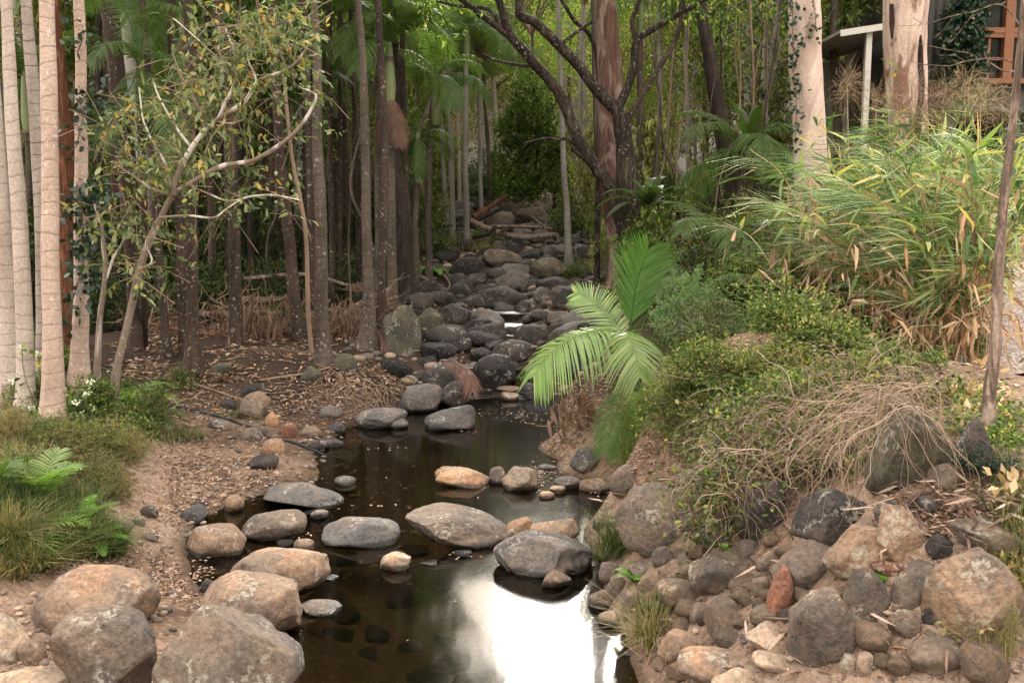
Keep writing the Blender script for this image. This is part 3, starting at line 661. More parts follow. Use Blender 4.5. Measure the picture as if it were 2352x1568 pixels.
def frond_proto(L, arch, ll, nl=44, drop=.6, side=0, wl=.034):
    u = np.linspace(0, 1, 7); a = arch; x = []; p = np.zeros(3); out = [p.copy()]
    ang = R(a[0])
    for k in range(1, 7):
        ang = R(a[0] + (a[1] - a[0]) * (k / 6) ** 1.2); p = p + np.array([math.cos(ang), side * (k / 6) * .35, math.sin(ang)]) * L / 6; out.append(p.copy())
    return frond_mesh(out, ll, nl, wl, drop).mesh('frond')
FR = [frond_proto(2.3, (62, -38), .62), frond_proto(2.5, (48, -62), .66, drop=.8), frond_proto(2.4, (28, -74), .62, drop=.9, side=.4), frond_proto(2.2, (74, -10), .58, drop=.4), frond_proto(2.5, (5, -82), .6, drop=.9)]
FRD = [frond_proto(1.5, (-45, -88), .3, 30, .9, wl=.012), frond_proto(1.3, (-60, -89), .25, 26, .9, .3, wl=.012)]
for m_ in FR: m_.materials.append(LF['palm'])
for m_ in FRD: m_.materials.append(LF['deadfrond'])
def palm_crown(root, top, n, sc=1., dead=0, dirn=(0, 0, 1)):
    top = np.array(top) - np.array(root.location)
    mb = MB(); P = np.array([top - np.array([0, 0, .75]), top - np.array([0, 0, .5]), top - np.array([0, 0, .1]), top + np.array([0, 0, .3])]); mb.add(*tube(P, [.075, .1, .075, .03], 10))
    t = mb.build('crown_shaft', M_SHAFT, root)
    for k in range(n):
        o = link('frond', FR[rng.integers(5) if k < n - 1 else 3], None, root); o.location = top + np.array([0, 0, .12]); s = sc * rng.uniform(.85, 1.15); o.scale = (s, s, s); o.rotation_euler = (rng.normal(0, .12), rng.normal(0, .12), k * 2.4 + rng.uniform(-.4, .4))
    for k in range(dead):
        o = link('dead_frond', FRD[rng.integers(2)], None, root); o.location = top - np.array([0, 0, .6]); o.scale = (sc, sc, sc); o.rotation_euler = (0, 0, rng.uniform(0, 6.28))
t = NT('crown_shaft'); M_SHAFT = t.out(t.mix(t.noise(t.obj(), 8, 3), (.13, .17, .06), (.22, .24, .11)), .45, None, .4)
# ------------------------------------------------------------------ trunks: pixel centre lines with widths, at a distance
TR = []
def trunk(spec, bark, name, label, cat='tree', Y=None, top=None, crown=None, group=None, flare=1.5, wob=.02, sides=14, lean=0.0, fr=9, dead=0, topr=None, csc=1.0):
    """spec: (px, py, width px) from the foot up"""
    px, py, w = spec[0]
    if Y is None: Y = hit(px, py)[1]
    P, Rr = [], []
    for k, (px, py, w) in enumerate(spec):
        p = at(px, py, Y + lean * (spec[0][1] - py) / 800); P.append(p); Rr.append(w * np.linalg.norm(p[:2]) / FP / 2 * .98)
    gz = G1(P[0][0], P[0][1])
    if P[0][2] > gz + .05:
        d = (P[0] - P[1]) / max(P[0][2] - P[1][2], -9) if abs(P[0][2] - P[1][2]) > .05 else np.zeros(3)
        d = (P[1] - P[0]) / max(P[1][2] - P[0][2], .05); P.insert(0, P[0] - d * (P[0][2] - gz)); Rr.insert(0, Rr[0] * 1.05)
    P[0] = P[0] + np.array([0, 0, -.12 + min(0, gz - P[0][2])])
    if top and P[-1][2] < top:
        d = (P[-1] - P[-2]) / max(P[-1][2] - P[-2][2], .05); d[:2] *= .6; P.append(P[-1] + d * (top - P[-1][2])); Rr.append(topr or Rr[-1] * .72)
    P2, R2 = [P[0]], [Rr[0]]
    for a_ in range(1, len(P)):
        if np.linalg.norm(P[a_] - P2[-1]) < .5 and a_ > 1 and a_ < len(P) - 1 and Y > 10: continue
        ns = max(1, int(np.linalg.norm(P[a_] - P2[-1]) / 1.4)); b_, br_ = P2[-1], R2[-1]
        for q_ in range(1, ns + 1): P2.append(b_ + (P[a_] - b_) * q_ / ns); R2.append(br_ + (Rr[a_] - br_) * q_ / ns)
    P, Rr = P2, R2
    P = np.array(P); org = P[0].copy() + [0, 0, .12]; m = max(4, int(np.linalg.norm(P[-1] - P[0]) / .12 / (len(P) - 1))); m = min(m, 40)
    Q = smooth_path(P, m); t0 = np.linspace(0, 1, len(P)); rq = np.interp(np.linspace(0, 1, len(Q)), t0, Rr)
    h = Q[:, 2] - Q[0, 2]; rq = rq * (1 + (flare - 1) * np.exp(-np.maximum(h - .12, 0) / .16)); Q = Q + wob * np.stack([fbm(Q * [0, 0, .9] + px, 2), fbm(Q * [0, 0, .9] + px + 9, 2), 0 * h], 1) * np.clip(h, 0, 1)[:, None]
    V, F = tube(Q - org, rq, sides); nrm = V - np.repeat(Q - org, sides, 0); V = V + nrm * (.07 * fbm(V * [5, 5, 2.] + px, 2) + .25 * (flare > 1.3) * np.exp(-np.repeat(h, sides) / .15) * vnoise(unit(nrm) * 2.2 + px))[:, None]
    root = thing(name, label, cat, org, group); mb = MB(); mb.add(V, F); mb.build('trunk', BK[bark], root); TR.append((Q, rq, root))
    if crown == 'palm': palm_crown(root, Q[-1], fr, csc, dead)
    elif crown: leafy_top(root, Q[-1] - org, crown)
    return root, Q, rq
def cloud(mb, n, cen, rad, L, Wd, k=4, shell=.55, per=10, twig=None):
    """n leaves in clusters inside an ellipsoid, with ragged outline"""
    nc = max(1, n // per); d = unit(rng.normal(0, 1, (nc, 3))); rr = (shell + (1 - shell) * rng.random(nc)) * (1 + .28 * fbm(d * 1.7 + rng.uniform(0, 50), 2)); rr = np.where(rng.random(nc) < .22, rr * rng.random(nc), rr)
    cc = d * rr[:, None]; cd = unit(d + rng.normal(0, .5, (nc, 3)) + [0, 0, .1]); C = np.repeat(cc * rad + cen, per, 0); D = np.repeat(cd, per, 0)
    s = L * 1.6; t = rng.random((nc * per, 1)); P = C + D * t * s * 1.4 + rng.normal(0, .25, (nc * per, 3)) * L; leafd = unit(D * .5 + rng.normal(0, .75, (nc * per, 3)) + [0, 0, -.25])
    leaves(mb, P, leafd, L * rng.uniform(.6, 1.25, nc * per), Wd * rng.uniform(.7, 1.2, nc * per), k)
    if twig is not None:
        for q in range(0, nc, 3): twig.add(*tube(np.array([cen + cc[q] * rad * .45, cen + cc[q] * rad * .8 + [0, 0, L * .4], cen + cc[q] * rad + cd[q] * s]), [.012, .008, .003], 3))
# unit trees: trunk of height 1 with a crown; used at real sizes of 5..14 m
def branchy(h, r0, nb, spread, rise, seed):
    r = np.random.default_rng(seed); mb = MB(); P = np.array([[0, 0, -.3], [r.normal(0, .05), r.normal(0, .05), h * .35], [r.normal(0, .2), r.normal(0, .2), h * .7], [r.normal(0, .3), r.normal(0, .3), h]]); Q = smooth_path(P, 5)
    mb.add(*tube(Q, np.linspace(r0, r0 * .25, len(Q)), 7)); tips = [Q[-1]]
    for b in range(nb):
        i = int(len(Q) * (.35 + .6 * b / nb)); i = min(i, len(Q) - 2); a = r.uniform(0, 6.28); d = np.array([math.cos(a), math.sin(a), rise]) * spread * r.uniform(.6, 1.1)
        B = smooth_path(np.array([Q[i], Q[i] + d * .5 + r.normal(0, .08, 3), Q[i] + d + [0, 0, .1 * spread]]), 3); mb.add(*tube(B, np.linspace(r0 * .4, r0 * .1, len(B)), 4)); tips.append(B[-1])
    return mb, tips
TREES = []
for k in range(6):
    h = 5.5 + .5 * k; wood, tips = branchy(h, .11, 9, 1.7, .55, 40 + k); fol = MB()
    for tp in tips: cloud(fol, 720, tp + rng.normal(0, .15, 3), np.array([1.05, 1.05, .8]) * rng.uniform(.7, 1.15), .13, .06)
    for q in range(4): cloud(fol, 420, np.array([rng.normal(0, .7), rng.normal(0, .7), h * rng.uniform(.25, .6)]), np.array([.9, .9, .8]), .12, .055)
    TREES.append((wood.mesh('trunk'), fol.mesh('crown', False)))
BUSH = []
for k in range(5):      # unit shrub: radius about 1, standing on z=0
    fol, wood = MB(), MB()
    Lk, Wk = (.085, .075, .11, .06, .09)[k], (.042, .036, .05, .03, .03)[k]
    for q in range(15):
        a = rng.uniform(0, 6.28); rr_ = .75 * math.sqrt(rng.random()); c_ = np.array([rr_ * math.cos(a), rr_ * math.sin(a), rng.uniform(.15, 1.35 - .5 * rr_)])
        cloud(fol, 330, c_, np.array([.38, .38, .3]) * rng.uniform(.5, 1.2), Lk * rng.uniform(.7, 1.2), Wk, 4 if k != 2 else 6)
        wood.add(*tube(smooth_path(np.array([[0, 0, -.1], c_ * [.4, .4, .5], c_]), 4), np.linspace(.025, .006, 9), 4))
    for q in range(34):      # straggling shoots
        a = rng.uniform(0, 6.28); e = rng.uniform(.1, 1.3); d = np.array([math.cos(a) * math.cos(e), math.sin(a) * math.cos(e), math.sin(e)]); p0 = np.array([0, 0, .3]) + d * .5; l_ = rng.uniform(.5, 1.0); C = smooth_path(np.array([p0, p0 + d * l_ * .6 + rng.normal(0, .06, 3), p0 + d * l_ - [0, 0, .12]]), 5)
        wood.add(*tube(C, np.linspace(.010, .004, 11), 3)); i = rng.integers(2, 11, 26); leaves(fol, C[i] + rng.normal(0, .03, (26, 3)), d + rng.normal(0, .9, (26, 3)), Lk * rng.uniform(.6, 1.4, 26), Wk, 4)
    BUSH.append((wood.mesh('stem'), fol.mesh('foliage', False)))
def put_tree(x, y, s, leaf, bark, label, group=None, k=None, zs=1.0, name='forest_tree', rz=None):
    k = rng.integers(6) if k is None else k; r = thing(name, label, 'tree', (x, y, G1(x, y) - .05), group); r.scale = (s, s, s * zs); r.rotation_euler = (0, 0, rng.uniform(0, 6.28) if rz is None else rz)
    for (nm, me, mt) in (('trunk', TREES[k][0], BK[bark]), ('crown', TREES[k][1], LF[leaf])):
        o = bpy.data.objects.new(nm, me); COL.objects.link(o); o.parent = r
        if not me.materials: me.materials.append(None)
        o.material_slots[0].link = 'OBJECT'; o.material_slots[0].material = mt
    return r
def put_bush(p, sx, sz, leaf, label, group=None, k=None, name='shrub', sy=None):
    k = rng.integers(5) if k is None else k; r = thing(name, label, 'shrub', p, group); r.scale = (sx, sy or sx, sz); r.rotation_euler = (0, 0, rng.uniform(0, 6.28) if sy is None else rng.choice([0, 3.14]))
    for (nm, me, mt) in (('stem', BUSH[k][0], BK['twig']), ('foliage', BUSH[k][1], LF[leaf])):
        o = bpy.data.objects.new(nm, me); COL.objects.link(o); o.parent = r
        if not me.materials: me.materials.append(None)
        o.material_slots[0].link = 'OBJECT'; o.material_slots[0].material = mt
    return r
def leafy_top(root, tip, kind):
    """a high crown on a trunk whose top is above the picture"""
    fol, wood = MB(), MB(); n, sp, leaf = kind
    for k in range(n):
        a = k * 2.4 + rng.uniform(-.3, .3); d = np.array([math.cos(a), math.sin(a), rng.uniform(.1, .9)]) * sp * rng.uniform(.5, 1); e = tip + d
        wood.add(*tube(smooth_path(np.array([tip - [0, 0, .6], tip + d * .5 + [0, 0, .2], e]), 4), np.linspace(.06, .02, 9), 5)); cloud(fol, 650, e, np.array([1.0, 1.0, .75]), .14, .05)
    wood.build('limbs', BK['twig'], root); fol.build('crown', LF[leaf], root, False)
GP, GB = 'tall palms of the left bank', 'slender palms up the creek'
def P(spec, bark, label, **kw):
    kw.setdefault('top', 8.5 + 2.5 * rng.random()); kw.setdefault('crown', 'palm'); kw.setdefault('group', GP)
    return trunk(spec, bark, 'palm_tree', label, 'palm tree', **kw)
# front left stand
P([(30,925,54),(12,700,44),(-2,480,36),(-30,100,30)], 'pale', 'pale palm cut by the picture edge at the base of the stand', fr=6)
P([(58,950,36),(44,560,32),(22,200,26),(11,0,22)], 'pale', 'second pale ringed palm from the edge', fr=6)
P([(52,880,34),(28,640,30),(15,480,26),(-8,250,24)], 'greyring', 'dark ringed palm behind the two pale edge palms', Y=12.6, fr=6)
P([(104,900,38),(97,560,32),(82,280,27),(57,0,22)], 'greyring', 'grey brown palm with dark rings left of the pinkish palm', fr=7)
P([(121,965,46),(117,700,38),(112,330,34),(103,0,30)], 'pink', 'brightest pinkish palm with white lichen blotches', fr=7)
VT = P([(180,880,40),(187,600,30),(187,400,27),(184,200,23),(176,0,21)], 'pink', 'palm wrapped by dark climbing vine leaves', fr=7)
P([(314,860,34),(304,620,28),(290,420,27),(268,200,36),(250,0,36)], 'brown', 'brown palm with shaggy dark skirt under the arching fronds', Y=13.4, dead=6)
P([(442,852,32),(445,640,26),(441,460,26),(436,200,22),(430,0,20)], 'brown', 'brown palm with a swollen flared foot on the leafy bank', flare=2.1)
P([(424,815,26),(416,640,22),(408,450,20),(398,200,18),(390,0,17)], 'brown', 'brown palm close behind the one with flared foot')
P([(386,822,20),(376,700,18),(363,550,17),(345,300,16)], 'brown', 'thin brown palm leaning left in the dark stand')
P([(541,790,30),(538,640,27),(534,450,26),(520,250,25),(500,0,23)], 'brown', 'thick speckled palm beside the hanging debris')
P([(490,770,18),(484,480,16),(478,200,15)], 'brown', 'narrow dark palm left of the thick speckled palm', Y=17)
P([(692,790,30),(668,600,28),(648,400,25),(632,150,22),(620,0,20)], 'brown', 'dark palm curving left behind the thin pale sapling', Y=14.6)
P([(722,800,26),(716,500,22),(705,200,19),(700,0,18)], 'brown', 'shaded palm hidden behind the straight bank palm', Y=15.5)
P([(744,835,34),(738,600,30),(733,400,25),(726,150,20),(720,0,17)], 'mid', 'straight bare palm alone on the bank edge', flare=1.6, fr=8, top=10, csc=.8)
P([(845,795,36),(845,600,24),(838,300,20),(832,120,17),(826,0,15)], 'mid', 'palm with spreading root foot near the creek', flare=2.2, top=10.5, csc=.7)
P([(874,770,24),(880,600,20),(885,350,18),(872,125,15),(868,0,14)], 'brown', 'thin palm twinned with the spreading root palm', top=9.6, csc=.65)
P([(903,700,24),(900,500,22),(896,300,22),(892,130,20)], 'mid', 'palm with a hanging brown fibre skirt by the creek', Y=16.5, top=4.3, fr=9, dead=12, csc=.6)
P([(945,655,22),(935,450,15),(930,250,13),(926,60,12)], 'brown', 'slim dark palm beside the twisted trunk', Y=18)
P([(825,640,16),(820,400,15),(812,200,14)], 'brown', 'background palm left of the spreading root palm', Y=20)
P([(798,640,14),(795,400,13),(788,200,12)], 'brown', 'farther background palm in the dark middle stand', Y=21)
for q, (x0, y0, x1, w, ds) in enumerate([(580,680,570,14,'left'), (606,690,598,13,'middle'), (628,690,622,13,'right'), (655,680,640,12,'last'), (765,700,757,15,'near'), (785,680,780,12,'far'), (460,740,452,14,'odd'), (345,760,330,15,'dim'), (270,780,262,20,'shaded'), (232,760,226,16,'faint'), (560,720,552,12,'hidden'), (512,720,508,11,'slight')]):
    P([(x0, y0, w), ((x0 + x1) / 2, 450, w * .95), (x1, 100, w * .85)], 'brown' if q % 3 else 'dark', 'one of the thin dark palms crowded in the shade behind the front stand', Y=18 + q % 4, group='dark palms in the shade', fr=7)
P([(1003,532,11),(998,350,10),(988,165,9)], 'light', 'leftmost grey palm of the far stand by the creek', Y=29, top=6.9, csc=.6, group=GB)
P([(1028,545,13),(1015,300,11),(1000,120,10)], 'light', 'second grey palm of the far stand', Y=28, top=6.9, csc=.6, group=GB)
P([(1041,555,15),(1034,350,13),(1028,130,12)], 'light', 'third and thickest grey palm of the far stand', Y=27, top=6.9, csc=.6, group=GB)
P([(1056,505,9),(1052,300,8),(1048,120,8)], 'pale', 'whitish thin palm within the far stand', Y=33, group=GB)
P([(1071,560,15),(1071,350,13),(1072,85,12)], 'light', 'tallest grey palm at the right of the far stand', Y=26.5, top=6.9, csc=.6, group=GB)
PS = P([(1104,522,11),(1103,350,11),(1101,130,10)], 'light', 'palm with a brown hanging seed skirt above the creek', Y=29, group=GB, top=7.2, csc=.6)
P([(1130,522,11),(1118,300,9),(1110,130,9)], 'mid', 'leaning thin palm next to the seed skirt palm', Y=31, group=GB, top=7.6, csc=.9)
P([(1146,432,11),(1138,280,10),(1132,150,9)], 'pale', 'short pale palm with drooping crown at the creek head', Y=36, group=GB, top=7.6, fr=9)
P([(1308,617,18),(1302,500,15),(1297,400,14),(1290,220,12),(1280,0,10)], 'light', 'slender pale ringed palm on the right rim of the creek', Y=21.5, group=GB, flare=1.9, fr=6, top=13)
P([(1380,640,17),(1376,480,14),(1366,225,12),(1362,60,11)], 'mid', 'brownish palm left of the forked dark tree', Y=19, group=GB, top=12, csc=.7)
P([(1402,630,20),(1400,560,18),(1398,400,16)], 'mid', 'grey trunk standing behind the forked dark tree foot', Y=17.5, group=GB, top=12.5, csc=.7)
# others
trunk([(155,900,46),(153,640,44),(151,300,32),(133,60,22),(124,-20,20)], 'red', 'stringybark_tree', 'reddish stringy barked trunk behind the pinkish palm', Y=12.2, top=9, crown=(7, 2.4, 'olive'), flare=1.2)
trunk([(345,700,26),(336,500,26),(322,330,27),(302,120,29),(287,0,30)], 'grey', 'gum_tree', 'smooth grey green gum leaning behind the arching fronds', Y=18, top=13, crown=(9, 3.2, 'olive'))
trunk([(360,600,12),(352,300,14),(344,100,17),(333,0,20)], 'gum', 'gum_tree', 'thin white gum beside the smooth grey green gum', Y=20, top=13, crown=(7, 2.6, 'olive'))
trunk([(715,800,11),(700,600,10),(690,480,10),(672,300,9),(655,130,7),(650,60,5)], 'twig', 'sapling', 'thin light brown sapling crossing before the dark palms', Y=13.3, flare=1.1, wob=.05)
G1R = trunk([(1895,560,74),(1866,470,72),(1860,400,70),(1857,252,70),(1850,120,69),(1844,0,68)], 'gum', 'gum_tree', 'smooth cream gum trunk with ivy climbing its left edge', Y=15.5, top=14, crown=(12, 3.6, 'olive'), flare=1.0, sides=24)
G2R = trunk([(2092,420,80),(2088,300,78),(2081,151,84),(2076,0,92),(2070,-80,92)], 'gum2', 'gum_tree', 'thick peeling gum trunk with charred strips before the house', Y=13.5, top=12, crown=(12, 3.4, 'olive'), flare=1.0, sides=24, wob=.04)
trunk([(1925,330,18),(1917,200,17),(1916,0,17)], 'mid', 'gum_tree', 'narrow brownish trunk between the two big gums', Y=21, top=12, crown=(6, 2.5, 'olive'))
trunk([(1668,345,40),(1650,250,35),(1630,120,30),(1612,20,24),(1600,-60,22)], 'dark', 'dark_tree', 'dark vine hung trunk leaning left in the right hand forest', Y=19, top=9, crown=(8, 2.6, 'dark'))
RG = trunk([(1424,560,62),(1418,500,62),(1406,400,62),(1402,250,62),(1396,100,52),(1392,0,46)], 'gumred', 'gum_tree', 'smooth red barked gum rising behind the forked dark tree', Y=17.2, top=15, crown=(12, 3.8, 'mid'), sides=20)
trunk([(940,690,44),(930,600,38),(918,470,30),(908,330,26)], 'dark', 'dark_tree', 'twisted fluted dark trunk on the creek bank', Y=16.9, top=6.5, crown=(5, 1.6, 'dark'), wob=.12, flare=1.4)
TRT = trunk([(2276,992,28),(2273,900,26),(2287,800,24),(2290,650,22),(2308,450,19),(2333,250,16),(2350,60,12),(2356,-40,10)], 'rough', 'young_tree', 'thin rough barked tree at the right picture edge', flare=1.15, top=4.6, crown=(4, .7, 'olive'))
for (x, y, Yd, w) in [(1336, 240, 30, 9), (1230, 380, 40, 8), (1180, 300, 42, 9), (960, 400, 34, 8), (1470, 330, 24, 10), (1520, 340, 27, 12), (1580, 400, 24, 12), (1750, 340, 24, 12), (1710, 300, 26, 11), (870, 420, 30, 10), (700, 400, 30, 10), (560, 400, 32, 9), (1110, 300, 44, 8), (1340, 150, 36, 9), (1780, 200, 30, 12), (2180, 300, 30, 14)]:
    trunk([(x + rng.uniform(-6, 6), y + 120, w), (x + rng.uniform(-4, 4), y - 60, w * .9), (x + rng.uniform(-8, 8), y - 280, w * .8)], rng.choice(['mid', 'gum', 'light', 'grey']), 'forest_tree', 'slim straight trunk deep in the forest behind', Y=Yd, top=.24 * Yd if 1080 < x < 1420 else 13, crown=(7, 2.6, 'mid'), group='slim trunks deep in the forest', flare=1.1)
def limbs(root, org, specs, bark, Y, k=8, wob=.03, name='limb'):
    for sp_ in specs:
        y0 = sp_[0][3] if len(sp_[0]) > 3 else Y
        Pp = np.array([at(s[0], s[1], s[3] if len(s) > 3 else Y) for s in sp_]); rr = [s[2] * Y / FP / 2 for s in sp_]
        Q = smooth_path(Pp, 9); rq = np.interp(np.linspace(0, 1, len(Q)), np.linspace(0, 1, len(Pp)), rr); Q = Q + wob * fbm(Q * 2.5, 2)[:, None] * np.array([1, .3, 1]) * np.linspace(0, 1, len(Q))[:, None]
        V, F = tube(Q - org, rq, k); mb = MB(); mb.add(V * 1, F); mb.build(name, BK[bark], root)
# the forked dark tree
DT, Q, rq = trunk([(1452,560,68),(1442,520,56),(1441,440,48),(1438,360,46),(1432,300,44),(1425,262,36)], 'mossy', 'forked_tree', 'dark mossy tree forking into long crooked limbs over the creek', Y=16.2, flare=1.2, sides=16)
o_ = np.array(DT.location)
limbs(DT, o_, [[(q[0], q[1], q[2] * 1.18) for q in s_] for s_ in [
 [(1431,310,34),(1418,257,24),(1380,217,22),(1335,161,20),(1285,106,20),(1234,55,18),(1194,35,17),(1192,-10,15),(1180,-80,12)],
 [(1446,540,36),(1421,494,26),(1401,428,24),(1360,373,23),(1325,312,22),(1290,227,21),(1234,151,19),(1184,96,18),(1164,65,16),(1144,0,14),(1130,-60,12)],
 [(1184,96,14),(1134,55,12),(1100,30,11),(1063,0,10),(1010,-40,8)], [(1190,100,9),(1150,60,8),(1120,20,7),(1060,15,6),(1000,5,4)],
 [(1428,290,26),(1421,252,18),(1441,202,16),(1456,151,15),(1461,96,14),(1486,76,12),(1537,45,11),(1600,10,9),(1660,-30,6)],
 [(1461,98,10),(1452,50,9),(1470,0,7),(1480,-50,5)], [(1360,376,10),(1310,322,8),(1280,322,6),(1250,318,5),(1200,330,3)], [(1386,400,10),(1330,355,10),(1312,340,8)],
 [(1285,106,7),(1330,70,6),(1360,50,5)], [(1234,151,8),(1200,150,6),(1150,140,5),(1110,120,3)]]], 'mossy', 16.2)
limbs(DT, o_, [[(1431,300,14),(1461,242,12),(1507,166,12),(1552,91,11),(1572,0,9),(1580,-60,8)]], 'brown', 16.2)
fol = MB()
for (px, py, n) in [(1000,-40,900), (1680,-50,900), (1520,-60,800), (1600,-110,800), (960,-60,500)]: cloud(fol, n, at(px, py, 16.2) - o_, np.array([1.1, 1.1, .7]), .11, .045)
fol.build('crown', LF['mid'], DT, False)
trx, Q, _ = trunk([(1372,560,14),(1376,200,12),(1360,91,10),(1315,40,9),(1290,0,8),(1270,-60,7)], 'mossy', 'dark_tree', 'slim dark tree whose top bends left beside the red gum', Y=17.8, top=10, crown=(4, 1.1, 'mid'))
# the white lichened branchy tree on the left
BT, Q, rq = trunk([(252,945,24),(268,850,18),(285,770,17),(300,700,17),(318,620,16),(345,540,15),(365,500,14),(380,465,13),(395,440,12)], 'white', 'branchy_tree', 'pale lichened tree spreading crooked branches with yellowing leaves', flare=1.3, wob=.03)
BY = Q[3][1]; o_ = np.array(BT.location)
BR = [[(392,448,11),(430,425,9),(500,385,9),(545,375,8),(590,365,8),(660,320,7),(700,275,6),(722,228,5),(705,212,4),(690,208,3)],
 [(395,440,11),(415,385,9),(440,340,9),(470,300,8),(500,275,8),(560,235,7),(590,190,6),(660,160,5),(690,130,4),(715,90,3)],
 [(500,275,6),(520,230,6),(530,210,5),(545,160,4),(540,110,3),(520,60,2)], [(500,280,5),(530,285,4),(560,275,3)],
 [(392,448,7),(340,430,5),(300,400,4),(260,370,3)], [(395,440,6),(380,380,5),(350,330,4),(330,280,3),(320,200,2)], [(440,340,5),(400,290,4),(370,230,3),(350,180,2)],
 [(470,300,4),(450,240,4),(420,180,3),(400,120,2)], [(430,425,4),(480,445,4),(520,460,3),(560,455,2)], [(545,160,3),(500,130,3),(460,90,2),(400,40,2)], [(590,190,4),(570,130,3),(580,70,2)], [(365,500,5),(430,495,4),(490,500,4),(520,480,3),(560,455,3),(600,448,3),(640,450,3),(690,460,2)],
 [(318,620,5),(350,600,3),(340,560,2)], [(660,160,3),(640,110,3),(660,50,2)]]
limbs(BT, o_, [[(a, b, c * 1.35) for a, b, c in s] for s in BR], 'white', BY - .25, 7, .02, 'branch')
BT2 = [[(222,870,18),(229,730,14),(238,660,12),(244,605,12),(238,560,10),(232,520,7),(215,470,4)], [(244,640,7),(262,590,6),(280,560,4),(300,520,3)]]
limbs(BT, o_, BT2, 'white', BY + .1, 8, .03, 'second_stem')
fol = MB(); seeds = []
for b in BR + [BT2[0][3:]]:
    Pp = smooth_path(np.array([at(s[0], s[1], BY) for s in b]), 8); m = len(Pp); i0 = int(m * .25)
    for q in range(i0, m, 2):
        for _ in range(1): seeds.append(Pp[q] + rng.normal(0, .11, 3) * [1, 2, 1.0])
for (px, py, rx, ry, n) in [(640,60,75,45,60), (500,60,70,40,40), (560,120,70,40,36), (480,190,60,40,34), (440,250,90,50,46), (330,380,90,60,44), (270,520,60,60,26), (300,640,40,50,10), (560,200,90,50,30), (430,400,100,50,40), (350,520,70,40,24), (250,300,60,60,20), (320,660,20,30,6), (700,60,40,60,14), (460,600,14,14,2), (420,330,120,60,30)]:
    for _ in range(int(n * .8)): seeds.append(at(px + rng.normal(0, rx * .55), py + rng.normal(0, ry * .55), BY + rng.normal(0, .55)))
seeds = np.array(seeds) - o_; per = 6; tw = MB()
D = unit(rng.normal(0, 1, (len(seeds), 3)) + [.2, 0, -.1]); PP = np.repeat(seeds, per, 0) + np.repeat(D, per, 0) * (np.tile(np.linspace(0, 1, per), len(seeds)) * .2)[:, None]
leaves(fol, PP, np.repeat(D, per, 0) + rng.normal(0, .7, (len(PP), 3)) + [0, 0, -.35], rng.uniform(.05, .115, len(PP)), rng.uniform(.024, .044, len(PP)), 6)
for s_, d_ in zip(seeds[::2], D[::2]): tw.add(*tube(np.array([s_ - d_ * .3 - [0, 0, .05], s_ - d_ * .05, s_ + d_ * .22]), [.005, .004, .002], 3))
fol.build('foliage', LF['broad'], BT, False); tw.build('twigs', BK['twig'], BT)
def hero_frond(root, o, pts, ll, leaf, nl=60, wl=.02, drop=.6, sweep=.45, upn=(0, 0, 1), name='frond', **kw):
    C = np.array([at(p[0], p[1], p[2]) for p in pts]) - o; return frond_mesh(C, ll, nl, wl, drop, sweep, upn, **kw).build(name, LF[leaf], root, False)
# arching fronds of shorter palms on the left
sh = thing('palm_tree', 'low palm whose arching silver lit fronds cross the pale gum', 'palm tree', hit(330, 800)); o = np.array(sh.location); YY = 12.5
mb = MB(); mb.add(*tube(np.array([[0, 0, -.1], at(330, 500, YY) - o, at(322, 200, YY) - o, at(320, 150, YY) - o]), [.06, .05, .05, .04], 10)); mb.build('trunk', BK['brown'], sh)
for pts, lf in (([(320,150,12.5),(290,105,12.3),(240,100,12),(205,150,11.8)], 'palm'), ([(322,150,12.5),(370,120,12.6),(430,170,12.4),(455,250,12.2)], 'palm'), ([(320,150,12.5),(335,60,12.6),(372,10,12.4),(420,20,12.2)], 'palm'),
               ([(320,150,12.5),(300,200,12.0),(265,260,11.7),(235,340,11.5)], 'palm'), ([(322,150,12.5),(350,200,12.2),(385,280,11.9),(400,380,11.8)], 'palm'), ([(320,150,12.5),(290,30,12.8),(240,-10,12.9),(190,20,13)], 'palm')):
    hero_frond(sh, o, pts, .34, lf, 50, .018, .6)
for k, (tx, ty, Yd, gx, lab, nfr, sc_) in enumerate([(868,70,17,870,'mid sized palm with hanging fronds over the creek bank',12,1.0), (640,250,19,640,'lower palm with dark drooping fronds in the middle stand',10,.9), (1000,200,20.5,985,'palm with long glossy fronds arching over the far stand',11,1.0),
        (520,120,18,524,'palm crown behind the yellowing leaves',10,.9), (60,200,17,64,'palm crown glimpsed between the edge palms',10,.9), (770,190,22,770,'palm crown in the gap right of the straight palm',10,.9), (230,40,20,232,'palm crown high behind the vine wrapped palm',11,1.0), (420,-20,16,424,'palm crown at the top border above the pale gum',11,1.0), (960,330,19.5,955,'small palm with bright fronds left of the far stand',8,.62), (700,20,19,702,'palm crown at the top border by the straight palm',11,.9), (1470,-10,21,1470,'palm crown hanging at the top border right of the red gum',10,.9), (1965,-30,22,1975,'yellow green palm hanging above the house roof',12,1.0)]):
    trunk([(gx, ty + 420, 16), (gx, ty + 200, 15), (tx, ty, 13)], 'brown' if k % 2 else 'mid', 'palm_tree', lab, 'palm tree', Y=Yd, crown='palm', fr=nfr, csc=sc_ * (.6 if 800 < tx < 1100 else .78), dead=2, group='short crowned palms among the trunks')
# seed skirt
Pq = at(1101, 85, 29) - np.array(PS[0].location); mb = MB()
for _ in range(240):
    a = rng.uniform(0, 6.28); r_ = .3 * math.sqrt(rng.random()); p0 = Pq + np.array([r_ * .3 * math.cos(a), r_ * .3 * math.sin(a), .25]); p1 = Pq + np.array([r_ * math.cos(a), r_ * math.sin(a), -.1]); p2 = p1 + [0, 0, -rng.uniform(.3, .6)]
    mb.add(*tube(np.array([p0, p1, p2]), [.008, .009, .006], 3))
mb.build('seed_skirt', LF['deadfrond'], PS[0])
